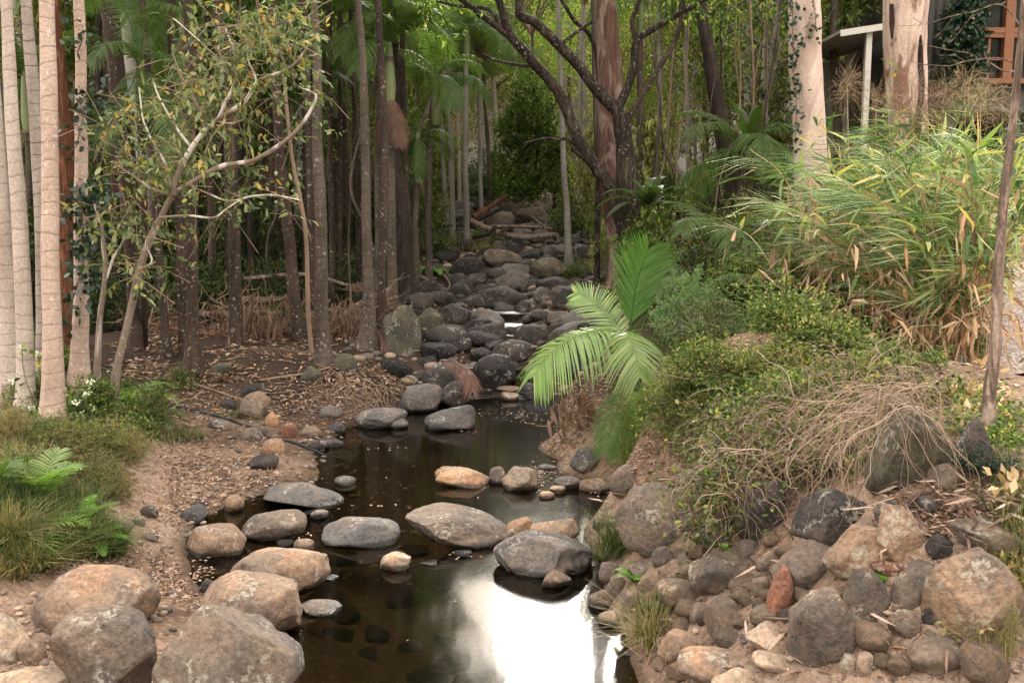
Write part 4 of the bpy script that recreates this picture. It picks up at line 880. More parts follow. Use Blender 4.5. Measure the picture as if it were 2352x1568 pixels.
# ------------------------------------------------------------------ forest behind
lab_n = 0
def corridor(x, y, s):
    """keep the gap in the canopy along the creek that the sky shines through"""
    az = math.degrees(math.atan2(x, y)); w = math.degrees(math.atan2(1.9 * s, y)); return -3.2 - w < az < 6.4 + w
zones = [('dense green tree in the forest beyond the left bank palms', 'forest trees left'), ('dense green tree in the forest at the head of the creek', 'forest trees middle'), ('dense green tree in the forest beyond the right bank', 'forest trees right')]
pts = []
for (y0, y1, n) in ((21, 27, 20), (27, 36, 34), (36, 50, 40), (50, 75, 36)):
    c_ = 0; tr = 0
    while c_ < n and tr < 900:
        tr += 1; y = rng.uniform(y0, y1); x = rng.uniform(-.62 * y - 3, .62 * y + 3)
        if y < 44 and abs(x - ckx(y)) < (4.3 if y < 36 else 3.0): continue
        if y < 29 and 6 < x < 12: continue
        if min([9] + [math.hypot(x - a, y - b) for a, b in pts]) < 2.6 + y * .02: continue
        s = rng.uniform(.85, 1.35) * (1 + max(0, y - 30) * .012); top = G1(x, y) + 8.2 * s
        if corridor(x, y, s) and top > (y - 6) * .34: s *= max(.45, ((y - 6) * .34 - G1(x, y)) / (8.2 * s))
        pts.append((x, y)); z_ = zones[0 if x < -2 else 2 if x > 4 else 1]
        lf_ = rng.choice(['mid', 'olive', 'mid', 'olive']) if y < 34 else rng.choice(['olive', 'lime', 'lime', 'olive']); bk_ = rng.choice(['mid', 'grey', 'brown', 'light'])  # farther crowns take brighter lime leaves, standing in for sunlit foliage
        put_tree(x, y, s, lf_, bk_, dict(mid='deep green', olive='olive green', lime='lime')[lf_] + ' tree with ' + dict(mid='brownish', grey='smooth grey', brown='dark brown', light='pale grey')[bk_] + ' trunk' + z_[0][16:], z_[1]); c_ += 1
# taller trees that close the canopy left and right of the gap
for (x, y, s) in [(-5, 24, 1.7), (-12, 24, 1.8), (-6.2, 30, 1.75), (-7, 34, 2.0), (6, 26, 1.7), (10.5, 24, 1.7), (14, 27, 1.9), (8, 34, 2.0), (-8.5, 42, 2.0), (9, 43, 2.2), (15, 20, 1.7), (-20, 30, 2), (20, 32, 2)]:
    put_tree(x, y, s, rng.choice(['olive', 'mid']), 'grey', 'tall leafy tree closing the canopy beside the creek opening', 'tall canopy trees')
# unseen forest added behind the camera to cut the low sky light
for k in range(26):
    a = R(-100 + 200 * k / 25); r_ = 15 + 5 * (k % 2); x, y = math.sin(a) * r_ * 1.1, -2 - math.cos(a) * r_
    put_tree(x, y, 1.5 + .25 * (k % 3), rng.choice(['olive', 'mid']), 'grey', 'leafy tree added unseen behind the viewer to cut low skylight', 'trees added behind the viewer')
# ------------------------------------------------------------------ shrubs placed by where they grow: px, py of the centre, half sizes, distance
def B_(px, py, rx, rz, Yd, leaf, label, k=None, name='shrub', group=None):
    h_ = hit(px, min(py + rz * .8, 1500))[1]
    if Yd is None: Yd = h_ - .1
    if h_ < Yd: Yd = h_ + .15
    p = at(px, py, Yd); sx = rx * Yd / FP * 1.1; sz = rz * Yd / FP * 2 / 1.6; gz = G1(p[0], p[1]); base = p[2] - rz * Yd / FP
    sz = sz if base > gz else (p[2] + rz * Yd / FP - gz) / 1.55
    z = min(base, p[2]) if base > gz + .6 and name != 'shrub' else gz
    if z == gz: sz = max((p[2] + rz * Yd / FP - gz) / 1.55, .1)
    return put_bush((p[0], p[1], z), sx, sz, leaf, label, group, k, name)
for a in [
 (1580,510,120,70,15.5,'mid','rounded green shrub beside the forked dark tree'), (1500,600,90,70,14.8,'mid','green shrub above the young palm'), (1650,620,110,80,13.5,'dark','dark green shrub below the leaning dark trunk'),
 (1740,520,110,80,16,'olive','olive shrub at the foot of the cream gum'), (1800,700,120,80,12,'mid','green shrub left of the cane thicket'), (1620,740,100,70,12,'dark','shaded shrub behind the pale leaved shrub'),
 (1600,710,75,45,11,'palelf','pale fresh leaved shrub right of the young palm',2), (1575,645,70,32,11.3,'palelf','upper pale leaved shrub beside the young palm',0), (1500,925,60,45,8.6,'lime','yellow leaved shrub below the young palm',3),
 (1540,1010,75,60,8.2,'mid','small leaved green shrub over the shore rocks',3), (1700,880,120,80,9,'mid','low tangled green shrub on the right bank',3), (1640,960,90,60,8.2,'olive','low shrub behind the vine hung boulder',3),
 (1800,850,100,60,9,'olive','scrambling shrub with yellow leaves on the bank',3), (1900,780,90,60,9.5,'mid','scrambling shrub under the cane thicket',3), (1400,560,40,60,18,'olive','small shrub behind the grey trunk'),
 (1700,400,90,80,19,'dark','dark bush behind the leaning trunk'), (1760,300,80,90,22,'olive','bushy growth left of the cream gum'), (1560,330,90,110,21,'olive','vine laden bush right of the red gum'), (1500,430,60,70,19.5,'dark','dark bush behind the birds nest fern'),
 (1960,450,80,60,16.5,'mid','bush between the two big gums'), (2000,330,60,60,18.5,'olive','bush in front of the carport post'), (2190,420,60,50,15.5,'mid','bush beside the peeling gum'), (2290,480,80,60,13,'mid','bush below the timber window'),
 (1400,410,50,80,23,'mid','bush behind the red gum'), (1330,480,50,60,26,'mid','bush by the top of the creek'), (1380,300,60,80,27,'olive','leafy bush behind the forks of the dark tree'),
 (900,540,70,60,24,'dark','dark shrub behind the middle palms'), (970,470,60,80,27,'mid','shrub left of the far stand'), (860,420,80,100,24,'dark','dark thicket between the palms'), (1050,400,60,100,35,'mid','shrub behind the far stand'), (1120,420,50,80,38,'dark','shrub beyond the seed skirt palm'),
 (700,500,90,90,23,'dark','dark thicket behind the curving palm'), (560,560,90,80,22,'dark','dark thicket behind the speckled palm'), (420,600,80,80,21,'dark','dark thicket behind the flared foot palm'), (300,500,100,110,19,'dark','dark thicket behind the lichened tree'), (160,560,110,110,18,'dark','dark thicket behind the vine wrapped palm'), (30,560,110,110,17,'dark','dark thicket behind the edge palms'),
 (620,380,90,90,26,'mid','green growth high behind the middle palms'), (480,320,90,90,25,'mid','green growth high behind the yellowing leaves'), (200,300,110,110,23,'mid','green growth behind the reddish stringybark'), (60,320,100,110,21,'mid','green growth behind the edge palms'), (780,300,90,110,27,'mid','green growth left of the root palm'), (940,250,80,90,29,'olive','sunny growth above the twisted trunk'),
 (1560,880,70,50,None,'mid','green shrub behind the yellow leaved one',3), (1620,840,90,60,None,'mid','mixed green shrub halfway up the right bank',0), (1720,820,90,60,None,'olive','mixed olive shrub halfway up the right bank',1), (1600,1000,70,45,None,'mid','green shrub above the leaning grey boulder',3), (1700,1000,80,45,7.6,'olive','olive creeper shrub at the top of the vine hung boulder',3), (1780,930,90,50,None,'mid','creeping shrub at the upper left of the dry vines',3), (1880,880,90,45,None,'olive','creeping shrub with yellowed leaves above the dry vines',3), (1980,850,80,40,None,'olive','weedy growth between cane clump and lichen patched boulder',3), (1440,960,40,35,9,'lime','small yellow green shrub by the hanging brown frond',3),
 (1690,1090,40,25,7,'mid','little green sprig in front of the vines',3), (1900,1090,50,30,6.6,'mid','green creeper leaves under the dry vines',2), (2270,1130,60,30,6.2,'ivy','low ivy on the slope by the thin rough tree',2), (2200,760,60,50,8.8,'mid','green weeds inside the cane thicket',2), (2080,820,80,50,9,'mid','green weeds at the foot of the cane thicket',2),
 (200,650,80,60,16,'dark','dark bush added to deepen the gloom behind the vine wrapped palm',0), (330,670,70,50,16.2,'dark','dark bush added to deepen the gloom behind the lichened tree',1), (470,650,80,55,17.2,'dark','dark bush added to deepen the gloom behind the speckled palm',0), (610,640,80,55,17.8,'dark','dark bush added to deepen the gloom behind the debris heap',4), (760,600,60,60,18.5,'dark','dark bush added to deepen the gloom right of the straight palm',1), (400,480,90,80,18,'dark','tall dark bush added to deepen the gloom under the spreading branches',2), (580,470,90,80,19,'dark','tall dark bush added to deepen the gloom between the brown palms',0),  # dark bushes added to stand in for the blackness between the palms
 (1790,570,80,60,13.2,'mid','leafy green shrub in front of the cream gum foot',2), (1930,560,90,60,13,'mid','broad leaved shrub between the gum trunks behind the canes',2), (2080,540,90,60,12.4,'dark','dark broad leaved shrub behind the middle canes',2), (2210,560,80,60,11.6,'mid','broad leaved shrub behind the tallest canes',2), (1960,700,90,60,10.4,'dark','dark shrub inside the cane thicket',0), (2080,740,80,50,9.7,'mid','green shrub inside the cane thicket',2), (1720,640,90,60,13,'mid','mixed shrub left of the canes',0),
 (30,800,45,60,None,'mid','leafy bush against the leftmost pale palms',0), (150,760,50,50,None,'olive','twiggy bush between the palm feet',1), (100,900,50,50,None,'mid','green bush against the pinkish palm foot',0), (270,880,50,45,None,'mid','bush behind the foot of the lichened tree',1), (20,970,50,40,None,'drygrass','straw coloured bush at the left border',4), (130,1010,80,35,None,'olive','tangled weeds across the left slope',4),
 (2320,1420,30,40,None,'drygrass','dry weed clump at the right border',3),
 (110,830,60,45,None,'mid','flowering bush among the palm feet',0), (180,905,70,45,None,'mid','broad leaved bush in front of the palm feet',2), (60,900,60,40,None,'olive','weedy bush at the foot of the edge palms',3), (215,700,40,50,None,'ivy','dark leaved bush beside the vine wrapped palm',2), (340,930,40,55,None,'mid','leafy bush at the start of the hose',2), (120,985,90,30,None,'mid','low weeds below the palm feet',3), (240,990,70,35,None,'olive','dry weeds under the lichened tree',3), (300,1020,45,40,None,'drygrass','brown weed clump above the beach',3), (60,1060,80,40,None,'mid','mixed weeds on the left slope',3), (190,1060,80,35,None,'olive','scrambling weeds on the left slope',3), (255,1110,45,30,None,'olive','feathery weeds near the crumbly stone',4)]:
    B_(*a)
# thin stems and hanging vines of the right hand forest
for k in range(26):
    x0 = rng.uniform(1480, 1830) if k < 18 else rng.uniform(560, 880); Yd = rng.uniform(16.5, 21); c_ = at(x0, 0, Yd); g_ = G1(c_[0], Yd); x_ = c_[0]; Cv = [(x_, Yd, g_ - .1)]
    for s in range(5): x_ += rng.normal(0, .16); Cv.append((x_, Yd + rng.normal(0, .1), g_ + (s + 1) * rng.uniform(.95, 1.25)))
    mb = MB(); mb.add(*tube(smooth_path(np.array(Cv), 6), np.linspace(.022, .008, 31) * rng.uniform(.6, 1.6), 5)); tag(mb.build('vine_stem', BK[rng.choice(['twig', 'mid', 'dark'])]), 'thin crooked vine stem rising through the shaded forest', 'vine stem', 'thin vine stems')
# the weeping dark tree at the creek head
wt = thing('weeping_tree', 'dark weeping tree hanging over the giant boulder', 'tree', hit(1235, 520)); o = np.array([wt.location[0], 32., G1(wt.location[0], 32.)]); wt.location = o
wood, fol = MB(), MB(); wood.add(*tube(smooth_path(np.array([[.6, 0, -.2], at(1275, 380, 32) - o, at(1240, 250, 32) - o, at(1215, 150, 32) - o]), 6), np.linspace(.16, .06, 19), 8))
for (px, py, rx, ry, n) in [(1225,220,60,45,1500), (1190,290,50,45,1500), (1260,300,45,50,1500), (1175,370,45,50,1500), (1240,390,60,50,1900), (1195,425,35,25,700), (1285,350,30,50,900), (1165,420,28,24,500), (1225,440,30,14,200), (1290,405,26,30,450)]:
    c_ = at(px, py, 31.5 + rng.uniform(-.6, .6)) - o; cloud(fol, int(n * 1.7), c_, np.array([rx, rx, ry]) * 31.5 / FP, .14, .055, per=12)
    wood.add(*tube(smooth_path(np.array([at(1240, 300, 32) - o, c_ + [0, 0, .3], c_]), 4), np.linspace(.05, .015, 9), 4))
wood.build('trunk', BK['dark'], wt); fol.build('crown', LF['mid'], wt, False)
# ------------------------------------------------------------------ young palm in the middle right
yp = thing('young_palm', 'young palm with broad light green fronds over the pool', 'palm tree', at(1470, 905, 9.6)); o = np.array(yp.location); Yp = 9.6
mb = MB(); mb.add(*tube(smooth_path(np.array([[0, 0, -.25], at(1465, 880, Yp) - o, at(1450, 820, Yp) - o, at(1443, 775, Yp) - o]), 5), np.linspace(.055, .02, 16), 9)); mb.build('trunk', BK['brown'], yp)
nrm = (0, -1, .45)
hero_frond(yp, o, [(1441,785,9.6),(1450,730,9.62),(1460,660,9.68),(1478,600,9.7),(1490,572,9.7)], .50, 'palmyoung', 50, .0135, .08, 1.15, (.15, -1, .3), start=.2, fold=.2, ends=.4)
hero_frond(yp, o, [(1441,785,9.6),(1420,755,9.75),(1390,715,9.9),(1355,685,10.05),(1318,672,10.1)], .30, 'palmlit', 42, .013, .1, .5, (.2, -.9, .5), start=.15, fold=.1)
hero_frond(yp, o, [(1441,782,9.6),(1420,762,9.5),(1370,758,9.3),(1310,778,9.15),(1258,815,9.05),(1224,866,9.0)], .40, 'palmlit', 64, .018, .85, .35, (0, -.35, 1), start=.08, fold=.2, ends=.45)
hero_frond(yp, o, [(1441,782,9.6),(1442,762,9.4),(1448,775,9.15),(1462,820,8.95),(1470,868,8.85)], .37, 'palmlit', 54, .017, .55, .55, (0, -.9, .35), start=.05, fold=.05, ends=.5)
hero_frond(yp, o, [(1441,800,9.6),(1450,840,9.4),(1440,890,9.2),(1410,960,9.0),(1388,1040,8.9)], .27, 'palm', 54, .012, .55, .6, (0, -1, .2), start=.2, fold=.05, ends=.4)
for b, (px, py, s) in enumerate([(1590,690,.5), (1640,560,.6), (1700,350,.7)]):
    q = thing('small_palm', ('small feathery palm right of the pale leaved shrub', 'small palm behind the rounded green shrub', 'small palm beside the cream gum')[b], 'palm tree', (0, 0, 0)); Yd = (12.2, 14.5, 17)[b]; c_ = at(px, py, Yd); q.location = (c_[0], c_[1], G1(c_[0], c_[1])); o = np.array(q.location)
    mb = MB(); mb.add(*tube(np.array([[0, 0, -.1], (c_ - o) * .5, c_ - o]), [.05, .04, .03], 8)); mb.build('trunk', BK['brown'], q)
    for k in range(8): f_ = link('frond', FR[k % 5], None, q); f_.location = c_ - o; f_.scale = (s, s, s); f_.rotation_euler = (0, 0, k * .8 + rng.uniform(-.2, .2))
# small ground palms and ferns on the left
def rosette(px, py, n, L, leaf, label, name='small_fern', cat='fern', arch=(70, -20), ll=.12, nl=22, wl=.014, drop=.2, Yd=None):
    g = hit(px, py) if Yd is None else np.array([at(px, py, Yd)[0], Yd, G1(at(px, py, Yd)[0], Yd)]); r = thing(name, label, cat, (g[0], g[1], G1(g[0], g[1]) - .01))
    for k in range(n):
        me = frond_proto(L * rng.uniform(.75, 1.15), (arch[0] + rng.uniform(-12, 12), arch[1] + rng.uniform(-15, 15)), ll, nl, drop, wl=wl); me.materials.append(LF[leaf]); f_ = link('frond', me, None, r); f_.rotation_euler = (0, 0, k * 6.283 / n + rng.uniform(-.3, .3)); f_.location = (0, 0, .02)
    return r
rosette(100,1160,8,.42,'palmlit','small palm seedling standing in the grass on the left',cat='palm',name='palm_seedling', ll=.2, nl=20, arch=(80, 15))
rosette(88,1240,7,.34,'fern','low pale palm seedling in front of the grass',cat='palm',name='palm_seedling', ll=.16, nl=12, arch=(45, -30))
rosette(185,1235,7,.34,'fern','bright green fern beside the boulders on the left', ll=.075, nl=24, arch=(78, 0), wl=.011)
rosette(215,1262,6,.28,'fern','second bright fern near the reddish mud', ll=.06, nl=20, arch=(55, -30), wl=.01)
rosette(300,935,8,.6,'palmlit','bright palm seedling at the foot of the lichened tree',cat='palm',name='palm_seedling', ll=.2, nl=26, arch=(60, -40))
rosette(345,975,9,.4,'palm','dark palm seedling beside the beach',cat='palm',name='palm_seedling', ll=.13, nl=20, arch=(60, -40))
rosette(335,1000,9,.28,'dark','dark strap leaved plant at the edge of the beach',cat='plant',name='plant', ll=.06, nl=14, arch=(60, -30))
rosette(1455,1350,7,.17,'fern','tiny bright fern between the shore stones', ll=.045, nl=16, wl=.009)
rosette(985,640,12,.55,'fern','bright green fern clump beside the rapids', ll=.14, nl=18, wl=.03, arch=(70,-40))
rosette(610,600,7,.9,'palm','dim palm seedling in the shaded stand',cat='palm',name='palm_seedling', ll=.3, nl=24, arch=(50,-30), Yd=17)
rosette(500,540,7,.9,'palm','palm seedling behind the thick speckled palm',cat='palm',name='palm_seedling', ll=.3, nl=24, arch=(50,-30), Yd=18.5)
rosette(740,560,8,1.0,'palm','palm seedling in the gap behind the straight palm',cat='palm',name='palm_seedling', ll=.32, nl=24, arch=(60,-40), Yd=19)
rosette(1910,745,9,.7,'palm','dark fern in the hollow under the cane thicket', ll=.2, nl=24, arch=(40,-30), Yd=9.6)
rosette(1740,760,9,.7,'palm','fern hanging on the right bank', ll=.2, nl=24, arch=(40,-40), Yd=10.8)
# birds nest fern: broad strap leaves
def straps(px, py, n, L, wd, leaf, label, Yd, name='plant', arch=1.0, z=None, cat='plant', lo=.3):
    c_ = at(px, py, Yd); zz = c_[2] if z is None else z; r = thing(name, label, cat, (c_[0], c_[1], zz)); 
    for k in range(n):
        a = k * 2.4 + rng.uniform(-.3, .3); e = rng.uniform(lo, 1.3); l_ = L * rng.uniform(.7, 1.1); u = np.linspace(0, 1, 9); d = np.array([math.cos(a), math.sin(a), 0]); s_ = np.array([-math.sin(a), math.cos(a), 0])
        Pc = d * (u * math.cos(e) * l_)[:, None] + np.array([0, 0, 1.]) * ((math.sin(e) * u - arch * .55 * u ** 2.2) * l_)[:, None]; w_ = wd * np.sin(np.clip(u * .93 + .07, 0, 1) * math.pi) ** .7
        V = np.stack([Pc - s_ * w_[:, None] / 2, Pc - [0, 0, .12 * wd], Pc + s_ * w_[:, None] / 2], 1).reshape(-1, 3); i = np.arange(8)[:, None] * 3; F = np.concatenate([np.concatenate([i, i + 1, i + 4, i + 3], 1), np.concatenate([i + 1, i + 2, i + 5, i + 4], 1)])
        mb = MB(); mb.add(V, F); mb.build('leaf', LF[leaf], r)
    return r
straps(1490,470,16,1.1,.17,'dark','dark birds nest fern with broad leaves behind the forked tree',15.4)
straps(1725,330,9,1.2,.2,'dark','broad leaved plant left of the cream gum',17, arch=.6, lo=.7)
straps(1765,420,8,1.0,.2,'mid','broad leaved plant low beside the cream gum',16.3, arch=.7)
straps(2230,470,9,.8,.16,'cane','broad green leaved plant below the timber window',10.5, arch=.8)
straps(2330,520,8,.7,.12,'mid','broad leaved plant at the right picture edge',9.5, arch=.8)
straps(-10,1100,6,.34,.13,'palm','lobed blue green leaves entering at the left border',6.6, arch=.7)
# ------------------------------------------------------------------ cane thicket
def cane(px, py, Yd, H, spread, label, n=26, sprays=60, dry=20, lw=1.):
    H *= 1.2; dry = dry * 5
    c_ = at(px, py, Yd); r = thing('cane_clump', label, 'cane', (c_[0], c_[1], G1(c_[0], c_[1])), 'clumps of the cane thicket'); st, fo, ne, dr = MB(), MB(), MB(), MB(); pts = []
    for k in range(n):
        a = rng.uniform(0, 6.28); l_ = rng.uniform(.5, 1.) * H; b_ = np.array([rng.normal(0, .12), rng.normal(0, .12), -.05]); lean = spread * rng.uniform(.15, 1.); d = np.array([math.cos(a), math.sin(a), 0])
        C = smooth_path(np.array([b_, b_ + d * lean * .25 + [0, 0, l_ * .45], b_ + d * lean * .6 + [0, 0, l_ * .8], b_ + d * lean + [0, 0, l_ * .95]]), 5); st.add(*tube(C, np.linspace(.009, .003, len(C)), 4)); pts += [(C[q], unit(C[min(q + 1, len(C) - 1)] - C[q - 1]), q / len(C)) for q in range(4, len(C))]
    for k in range(sprays):
        p, t_, u = pts[rng.integers(len(pts))]; d = unit(unit(t_ * [1, 1, .3]) + rng.normal(0, .6, 3)); m = rng.integers(7, 13); D = unit(d[None] + rng.normal(0, .22, (m, 3)) + [-.75, -.15, .05 - d[2] * .6]); leaves(ne, np.repeat(p[None], m, 0) + D * .02, D, rng.uniform(.25, .62, m) * lw, .010 * lw, 4, .06)
        m = 2; p, t_, u = pts[rng.integers(len(pts))]; D = unit(d[None] + rng.normal(0, .7, (m, 3)) + [0, 0, .1]); leaves(fo, np.repeat(p[None], m, 0), D, rng.uniform(.16, .36, m) * lw, .042 * lw, 6, .5)
    for k in range(dry):
        p, t_, u = pts[rng.integers(len(pts))]; m = 2; D = unit(rng.normal(0, .8, (m, 3)) + [0, -.1, -.6]); leaves(dr, np.repeat(p[None] * [1.15, 1.15, rng.uniform(.25, 1.)], m, 0), D, rng.uniform(.10, .36, m), rng.uniform(.015, .042, m), 6, rng.uniform(.05, .45))
    st.build('stems', LF['straw'], r); fo.build('broad_leaves', LF['cane'], r, False); ne.build('needle_leaves', LF['caneneedle'], r, False)
    if dry: dr.build('dry_leaves', LF['straw'], r, False)
for q, a in enumerate([(2190,830,8.3,1.75,.9,'tallest cane clump beside the thin rough tree',36,110,26), (2140,800,8.8,1.7,1.0,'cane clump left of the tallest one',30,120,34), (2040,770,9.4,1.6,1.0,'cane clump in the middle of the thicket',28,120,36), (1940,740,10.2,1.6,1.0,'cane clump hiding the foot of the cream gum',24,120,26), (1860,700,11.4,1.2,.9,'leftmost cane clump reaching toward the shrubs',20,90,14),
        (2225,700,9.6,1.9,.8,'cane clump behind the thin rough tree',30,140,14), (2160,640,10.8,1.9,1.0,'cane clump at the back before the peeling gum',32,170,12), (2020,650,11.6,1.8,1.0,'cane clump at the back between the gums',30,170,12)]): cane(*a)
# feathery brown plumes
for q, (px, py, Yd, s) in enumerate([(2095,225,10.6,.33), (2165,235,10.9,.3), (2215,215,10.6,.3), (2010,250,11.4,.3), (1945,215,12,.33), (2250,250,9.7,.27), (2130,270,10.4,.3), (2060,260,11,.28), (2300,260,10,.22)]):
    c_ = at(px, py, Yd); gz = G1(c_[0], c_[1]); r = thing('plume_grass', 'tall grass stem with a feathery brown plume above the cane thicket', 'plume grass', (c_[0], c_[1], gz), 'feathery plumes over the thicket'); mb = MB(); o = np.array([c_[0], c_[1], gz])
    st = MB(); st.add(*tube(smooth_path(np.array([[.1, 0, 0], (c_ - o) * [1, 1, .5] + [.08, 0, 0], c_ - o + [0, 0, .1]]), 5), np.linspace(.008, .003, 11), 4)); st.build('stem', LF['straw'], r)
    D = unit(rng.normal(0, .5, (230, 3)) + [.2, 0, .35]); Pq = (c_ - o) + np.stack([0 * D[:, 0], 0 * D[:, 0], rng.uniform(-.12, .14, 230)], 1) + D * rng.uniform(0, .12, (230, 1)); leaves(mb, Pq, D, rng.uniform(.5, 1, 230) * s, .004, 4, .6); mb.build('plume', LF['plume'], r, False)
# ------------------------------------------------------------------ dry vine tangle
vt = MB(); vl = MB()
for k in range(2500):
    px = rng.uniform(1630, 2110); u = (px - 1560) / 530; py = 1125 - 215 * u + rng.normal(0, 50) - 45 * math.sin(u * 3.14); L_ = rng.uniform(.2, .72); p = at(px, py, hit(px, py)[1] - rng.uniform(.1, .5)); d = unit(np.array([rng.normal(-.12, .75), -.35 + rng.normal(0, .25), rng.uniform(-.1, .5)])); C = [p]
    for s in range(9):
        d = unit(d + rng.normal(0, .42, 3) + [0, -.01, -.24]); C.append(C[-1] + d * L_ / 9)
    C = smooth_path(np.array(C), 2); vt.add(*tube(C, np.linspace(.0026, .0010, len(C)) * rng.choice([.5, .7, .8, 1., 1.8]), 3))
    if k % 3 == 0 or u < .25: q = C[rng.integers(1, len(C), 8)] + rng.normal(0, .03, (8, 3)); leaves(vl, q, rng.normal(0, 1, (8, 3)) + [0, -.3, -.2], rng.uniform(.02, .05, 8), .026, 6)
bo = [q for q in bpy.data.objects if q.get('label', '').startswith('huge dark lichen')][0]; byy = bo.location[1]
for k in range(110):
    px = rng.uniform(1980, 2110); py = rng.uniform(880, 960); p = at(px, py, byy - .28 - .2 * rng.random()); d = unit(np.array([rng.normal(-.3, .6), -.1 + rng.normal(0, .2), rng.uniform(-.3, .4)])); L_ = rng.uniform(.3, .75); C = [p]
    for s in range(8): d = unit(d + rng.normal(0, .28, 3) * [1, .3, 1] + [0, 0, -.25]); C.append(C[-1] + d * L_ / 8)
    vt.add(*tube(smooth_path(np.array(C), 2), np.linspace(.0022, .0009, 17) * rng.uniform(.5, 1.4), 3))
r = thing('vine_tangle', 'tangle of dry tan vines draped over the bank boulders', 'vine', at(1800, 1050, 7.2)); r['kind'] = 'stuff'; o = np.array(r.location)
for m_ in (vt, vl): m_.V = [v - o for v in m_.V]
vt.build('stems', LF['vine'], r); vl.build('leaves', LF['mid'], r, False)
limbs(G2R[0], np.array(G2R[0].location), [[(2112,-60,20),(2108,60,16),(2114,160,14),(2110,300,18),(2108,380,16)], [(2092,-40,12),(2096,60,13),(2090,120,8),(2094,170,4)], [(2048,10,9),(2050,50,12),(2049,90,4)]], 'char', G2R[1][3][1] - .2, 7, .05, 'bark_strip')
# ------------------------------------------------------------------ climbing leaves
def climber(pts, n, L, leaf, label, stem=True, spread=.06, name='ivy', cat='climbing plant', off=(0, -.02, 0)):
    C = smooth_path(np.array(pts), 10); o = C[0].copy(); r = thing(name, label, cat, o); mb = MB(); q = C[rng.integers(0, len(C), n)] + rng.normal(0, spread, (n, 3)) * [1, .4, 1] + off - o
    leaves(mb, q, rng.normal(0, .6, (n, 3)) + [0, -.25, -.55], rng.uniform(.7, 1.3, n) * L, L * .75, 6, .1); mb.build('foliage', LF[leaf], r, False)
    if stem: s = MB(); s.add(*tube(C - o + off, np.full(len(C), .008), 4)); s.build('stem', BK['twig'], r)
yg = 15.5
climber([at(1826, 330, 15.3), at(1828, 230, 15.3), at(1822, 180, 15.3), at(1820, 60, 15.3), at(1818, 0, 15.3)], 150, .085, 'ivy', 'dark ivy climbing the left edge of the cream gum', off=(-.02, -.1, 0))
climber([at(1848, 90, 15.22), at(1872, 60, 15.22), at(1868, 5, 15.22)], 30, .08, 'ivy', 'small ivy strand high on the cream gum')
climber([at(2048, 330, 13.15), at(2046, 230, 13.15), at(2042, 130, 13.2)], 45, .06, 'lime', 'light green creeper on the left edge of the peeling gum')
Yv = VT[1][3][1] - .12
for i_, (p, q_) in enumerate([((150, 740), (200, 560)), ((190, 560), (178, 420)), ((200, 460), (235, 440)), ((175, 340), (200, 200)), ((215, 230), (235, 225)), ((180, 120), (190, 60)), ((190, 640), (225, 520))]):
    climber([at(p[0], p[1], Yv), at((p[0] + q_[0]) / 2 + 6, (p[1] + q_[1]) / 2, Yv - .1), at(q_[0], q_[1], Yv)], (90, 120, 90, 60, 60, 25, 90)[i_], .085, 'ivy', ('dark leaved vine low on the wrapped palm', 'dark leaved vine halfway up the wrapped palm', 'vine shoots spreading right from the wrapped palm', 'vine leaves on the upper part of the wrapped palm', 'vine spray jutting right of the upper wrapped palm', 'few vine leaves near the top of the wrapped palm', 'vine bunch hanging right of the wrapped palm')[i_], spread=.1, name='climbing_vine')
climber([at(2060, 930, 6.6), at(2140, 980, 6.35), at(2100, 1060, 6.2), at(2130, 1130, 6.1)], 110, .06, 'ivy', 'ivy hanging over the lichen patched boulder', spread=.14, off=(0, -.05, 0))
climber([at(2310, 890, 7.2), at(2330, 960, 6.8), at(2300, 1030, 6.5), at(2340, 1060, 6.4)], 190, .06, 'ivy', 'dark ivy carpet right of the thin rough tree', spread=.16)
climber([at(2200, 880, 7.6), at(2230, 930, 7.4), at(2240, 990, 7.0)], 60, .06, 'ivy', 'ivy around the base of the tallest cane clump', spread=.12)
# ------------------------------------------------------------------ house
hs = thing('house', 'dark corrugated house with timber window frames behind the peeling gum', 'house', (0, 0, 0)); YH = 19.0
def hp(px, py, Yd=YH): return at(px, py, Yd)
t = NT('corrugated_steel'); v = t.obj(); wv = t.n('ShaderNodeTexWave', wave_type='BANDS', bands_direction='X'); t.L.new(v, wv.inputs[0]); wv.inputs['Scale'].default_value = 2.1
M_COR = t.out(t.mix(t.noise(v, 5, 4), (.045, .042, .038), (.085, .08, .072)), .55, t.bump(wv.outputs[1], 1., .03), .4)
t = NT('white_paint'); M_WH = t.out(t.mix(t.noise(t.obj(), 9, 4), (.58, .56, .50), (.46, .43, .38)), .6)
t = NT('timber_frame'); v = t.map(t.obj(), (1, 1, 9)); M_TIM = t.out(t.mix(t.noise(v, 4, 5, .6), (.20, .075, .033), (.30, .12, .052)), .5, None, .4)
t = NT('window_glass'); M_GL = t.out((.012, .013, .015), .08, None, .6)
t = NT('deck_shade_black'); M_DK = t.out((.012, .010, .009), .9)
t = NT('soffit'); v = t.obj(); wv = t.n('ShaderNodeTexWave', wave_type='BANDS', bands_direction='X'); t.L.new(v, wv.inputs[0]); wv.inputs['Scale'].default_value = 1.6; M_SOF = t.out(t.mix(t.noise(v, 6), (.42, .39, .34), (.30, .28, .24)), .7, t.bump(wv.outputs[1], .8, .02))
gz = 2.2
a = hp(2118, 0); b = hp(2420, 0); mb = MB(); box(mb, ((a[0] + b[0]) / 2 + .3, YH + 2.2, 4.9), (b[0] - a[0] + .6, 4.0, 5.6)); w_ = mb.build('wall', M_COR, hs, False)
mb = MB(); c0 = hp(2118, 0); box(mb, ((a[0] + b[0]) / 2 + .3, YH + 1.6, 8.0), (b[0] - a[0] + 1.6, 6.4, .14)); mb.build('roof', M_COR, hs, False)
